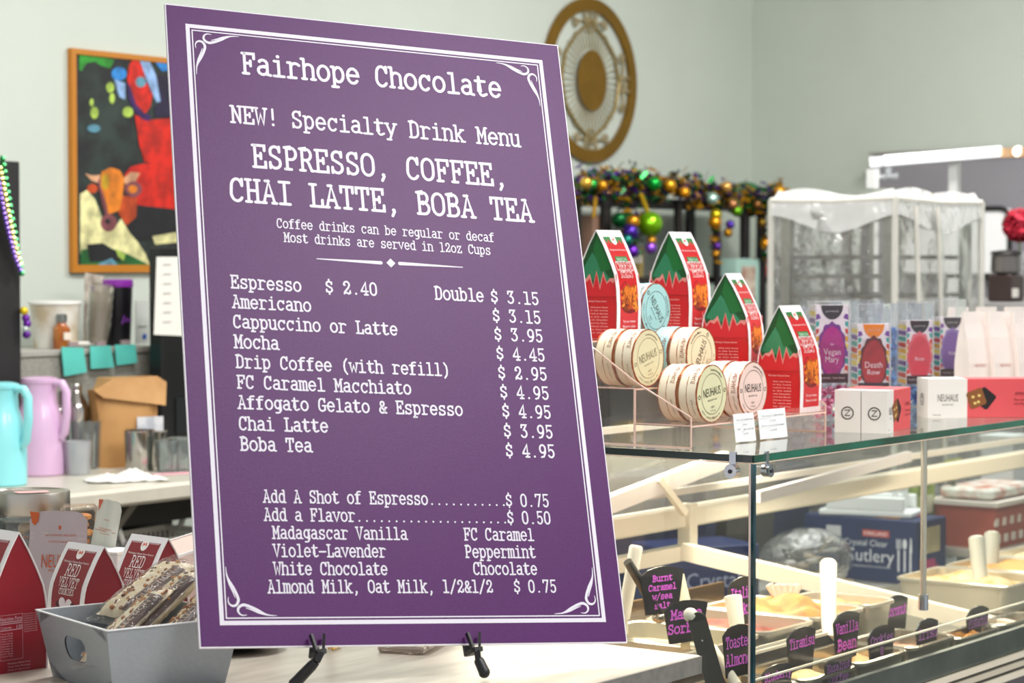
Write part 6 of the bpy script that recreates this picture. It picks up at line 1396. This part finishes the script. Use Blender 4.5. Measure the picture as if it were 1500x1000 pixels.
MB().tube([(-.05, -.08, .018), (-.05, -.08, .07), (.05, -.08, .07), (.05, -.08, .018)], .008, 8).build('handle', M('eceeee', .4), t, True)
for (x, y, w_, d_, h_, c, lb) in ((4.91, 3.14, .24, .2, .30, '202a48', 'dark blue storage bin at the rear of the prep table, leftmost'), (5.24, 3.16, .26, .2, .33, '4a4640', 'dark grey-brown storage bin behind the bag of spoons'), (5.51, 3.19, .22, .2, .28, '2a3050', 'navy storage bin behind the cutlery box')):
    t = thing('storage_bin', lb, 'bin', (x, y, .6)); MB().box((0, 0, h_ / 2), (w_, d_, h_), taper=.9).build('bin_body', M(c, .5, var=.3, scale=8), t); MB().box((0, 0, h_ + .008), (w_ + .015, d_ + .015, .016), bev=.003).build('lid', M(c, .4), t)
# reflected navy lettering behind the rear post, built as a second carton
t = thing('reflected_carton', 'navy carton modelled for a reflection in the opening behind the rear post', 'box', (4.72, 2.92, .6), -.5)
MB().box((0, 0, .085), (.26, .18, .17), bev=.002).build('carton', nv, t); m_ = MB(mp=lambda a, b, z: (a, -.0912 - z, b)); plain(m_, 'Crystal', 0, .09, .15, .04); m_.build('brand_lettering', M('9aa4c4', .5), t)
# clear bag of spoons
t = thing('spoon_bag', 'clear plastic bag of grey and white spoons between the navy boxes', 'bag', (5.17, 2.86, .6), -.3)
rnd4 = random.Random(14)
for i in range(24):
    a = rnd4.uniform(0, PI); c = Vector((rnd4.uniform(-.09, .09), rnd4.uniform(-.05, .05), rnd4.uniform(.02, .12))); d = Vector((math.cos(a), rnd4.uniform(-.3, .3), math.sin(a) * .4)) * .05
    m_ = MB(); m_.tube([tuple(c - d), tuple(c), tuple(c + d * .6)], [.003, .004, .005], 6); m_.sphere(tuple(c + d * .9), .017, 8, 5, (1, 1, .45)); m_.build('spoon', M(rnd4.choice(['8a8680', 'd9d4cc', '4a4844', 'efe9e4', 'b9a890']), .25), t, True)
MB().sphere((0, 0, .085), .15, 20, 12, (1, .62, .56)).build('clear_bag', CLEAR('f2f2f2', .10, 'eeeeea', 2.2, .05, wrinkle=30), t, True)
# cart right of the table
ct = thing('low_cart', 'low cart with a checkered basket beside the covered rack', 'cart', (6.02, 2.70, 0))
MB().box((0, 0, .66), (.6, .24, .02)).build('cart_top', M('b9b4ac', .4), ct)
for x in (-.28, .28):
    for y in (-.1, .1): MB().box((x, y, .325), (.025, .025, .65)).build('leg', al, ct)
t = thing('checkered_basket', 'red and white checkered basket seen through the far glass', 'basket', (5.92, 2.69, .67))
MB().box((0, 0, .06), (.34, .2, .12), taper=.85).build('basket_body', M('b0503f', .6), t); MB().box((0, 0, .125), (.36, .22, .012)).build('rim', M('d9cfc6', .5), t)
for i in range(7):
    for j in range(2): MB().box((-.15 + i * .05, -.1 + .006 * j, .03 + .045 * j), (.022, .004, .022)).build('check_patch', M('e9ded6', .6), t)
MB().box((0, 0, .15), (.3, .16, .03), bev=.008).build('liner', M('dfe0d8', .6, hex2='b9705a', scale=18), t)
t = thing('yellow_sign_card', 'small lime-yellow sign card propped above the checkered basket', 'card', (5.80, 2.74, .831)); MB().box((0, 0, .05), (.10, .004, .06)).build('card', M('cfd83a', .5), t); MB().box((0, 0, .011), (.012, .01, .022)).build('foot', M('6a6a5a', .5), t)
t = thing('green_packet', 'green packet standing behind the checkered basket', 'packet', (5.70, 2.80, .67)); MB().box((0, 0, .10), (.12, .05, .20), bev=.006).build('packet', M('5f7a3c', .5, hex2='a8b85a', scale=16), t); MB().box((0, -.026, .12), (.08, .002, .05)).build('label', M('dfe0c8', .5), t)
t = thing('paper_stack', 'tall stack of white paper near the right edge beyond the glass', 'paper', (6.15, 2.74, .67)); MB().box((0, 0, .14), (.12, .10, .28), bev=.002).build('paper_block', M('dfe3e4', .6), t); MB().box((0, 0, .285), (.13, .11, .008)).build('cover_sheet', M('e9ecec', .6), t)
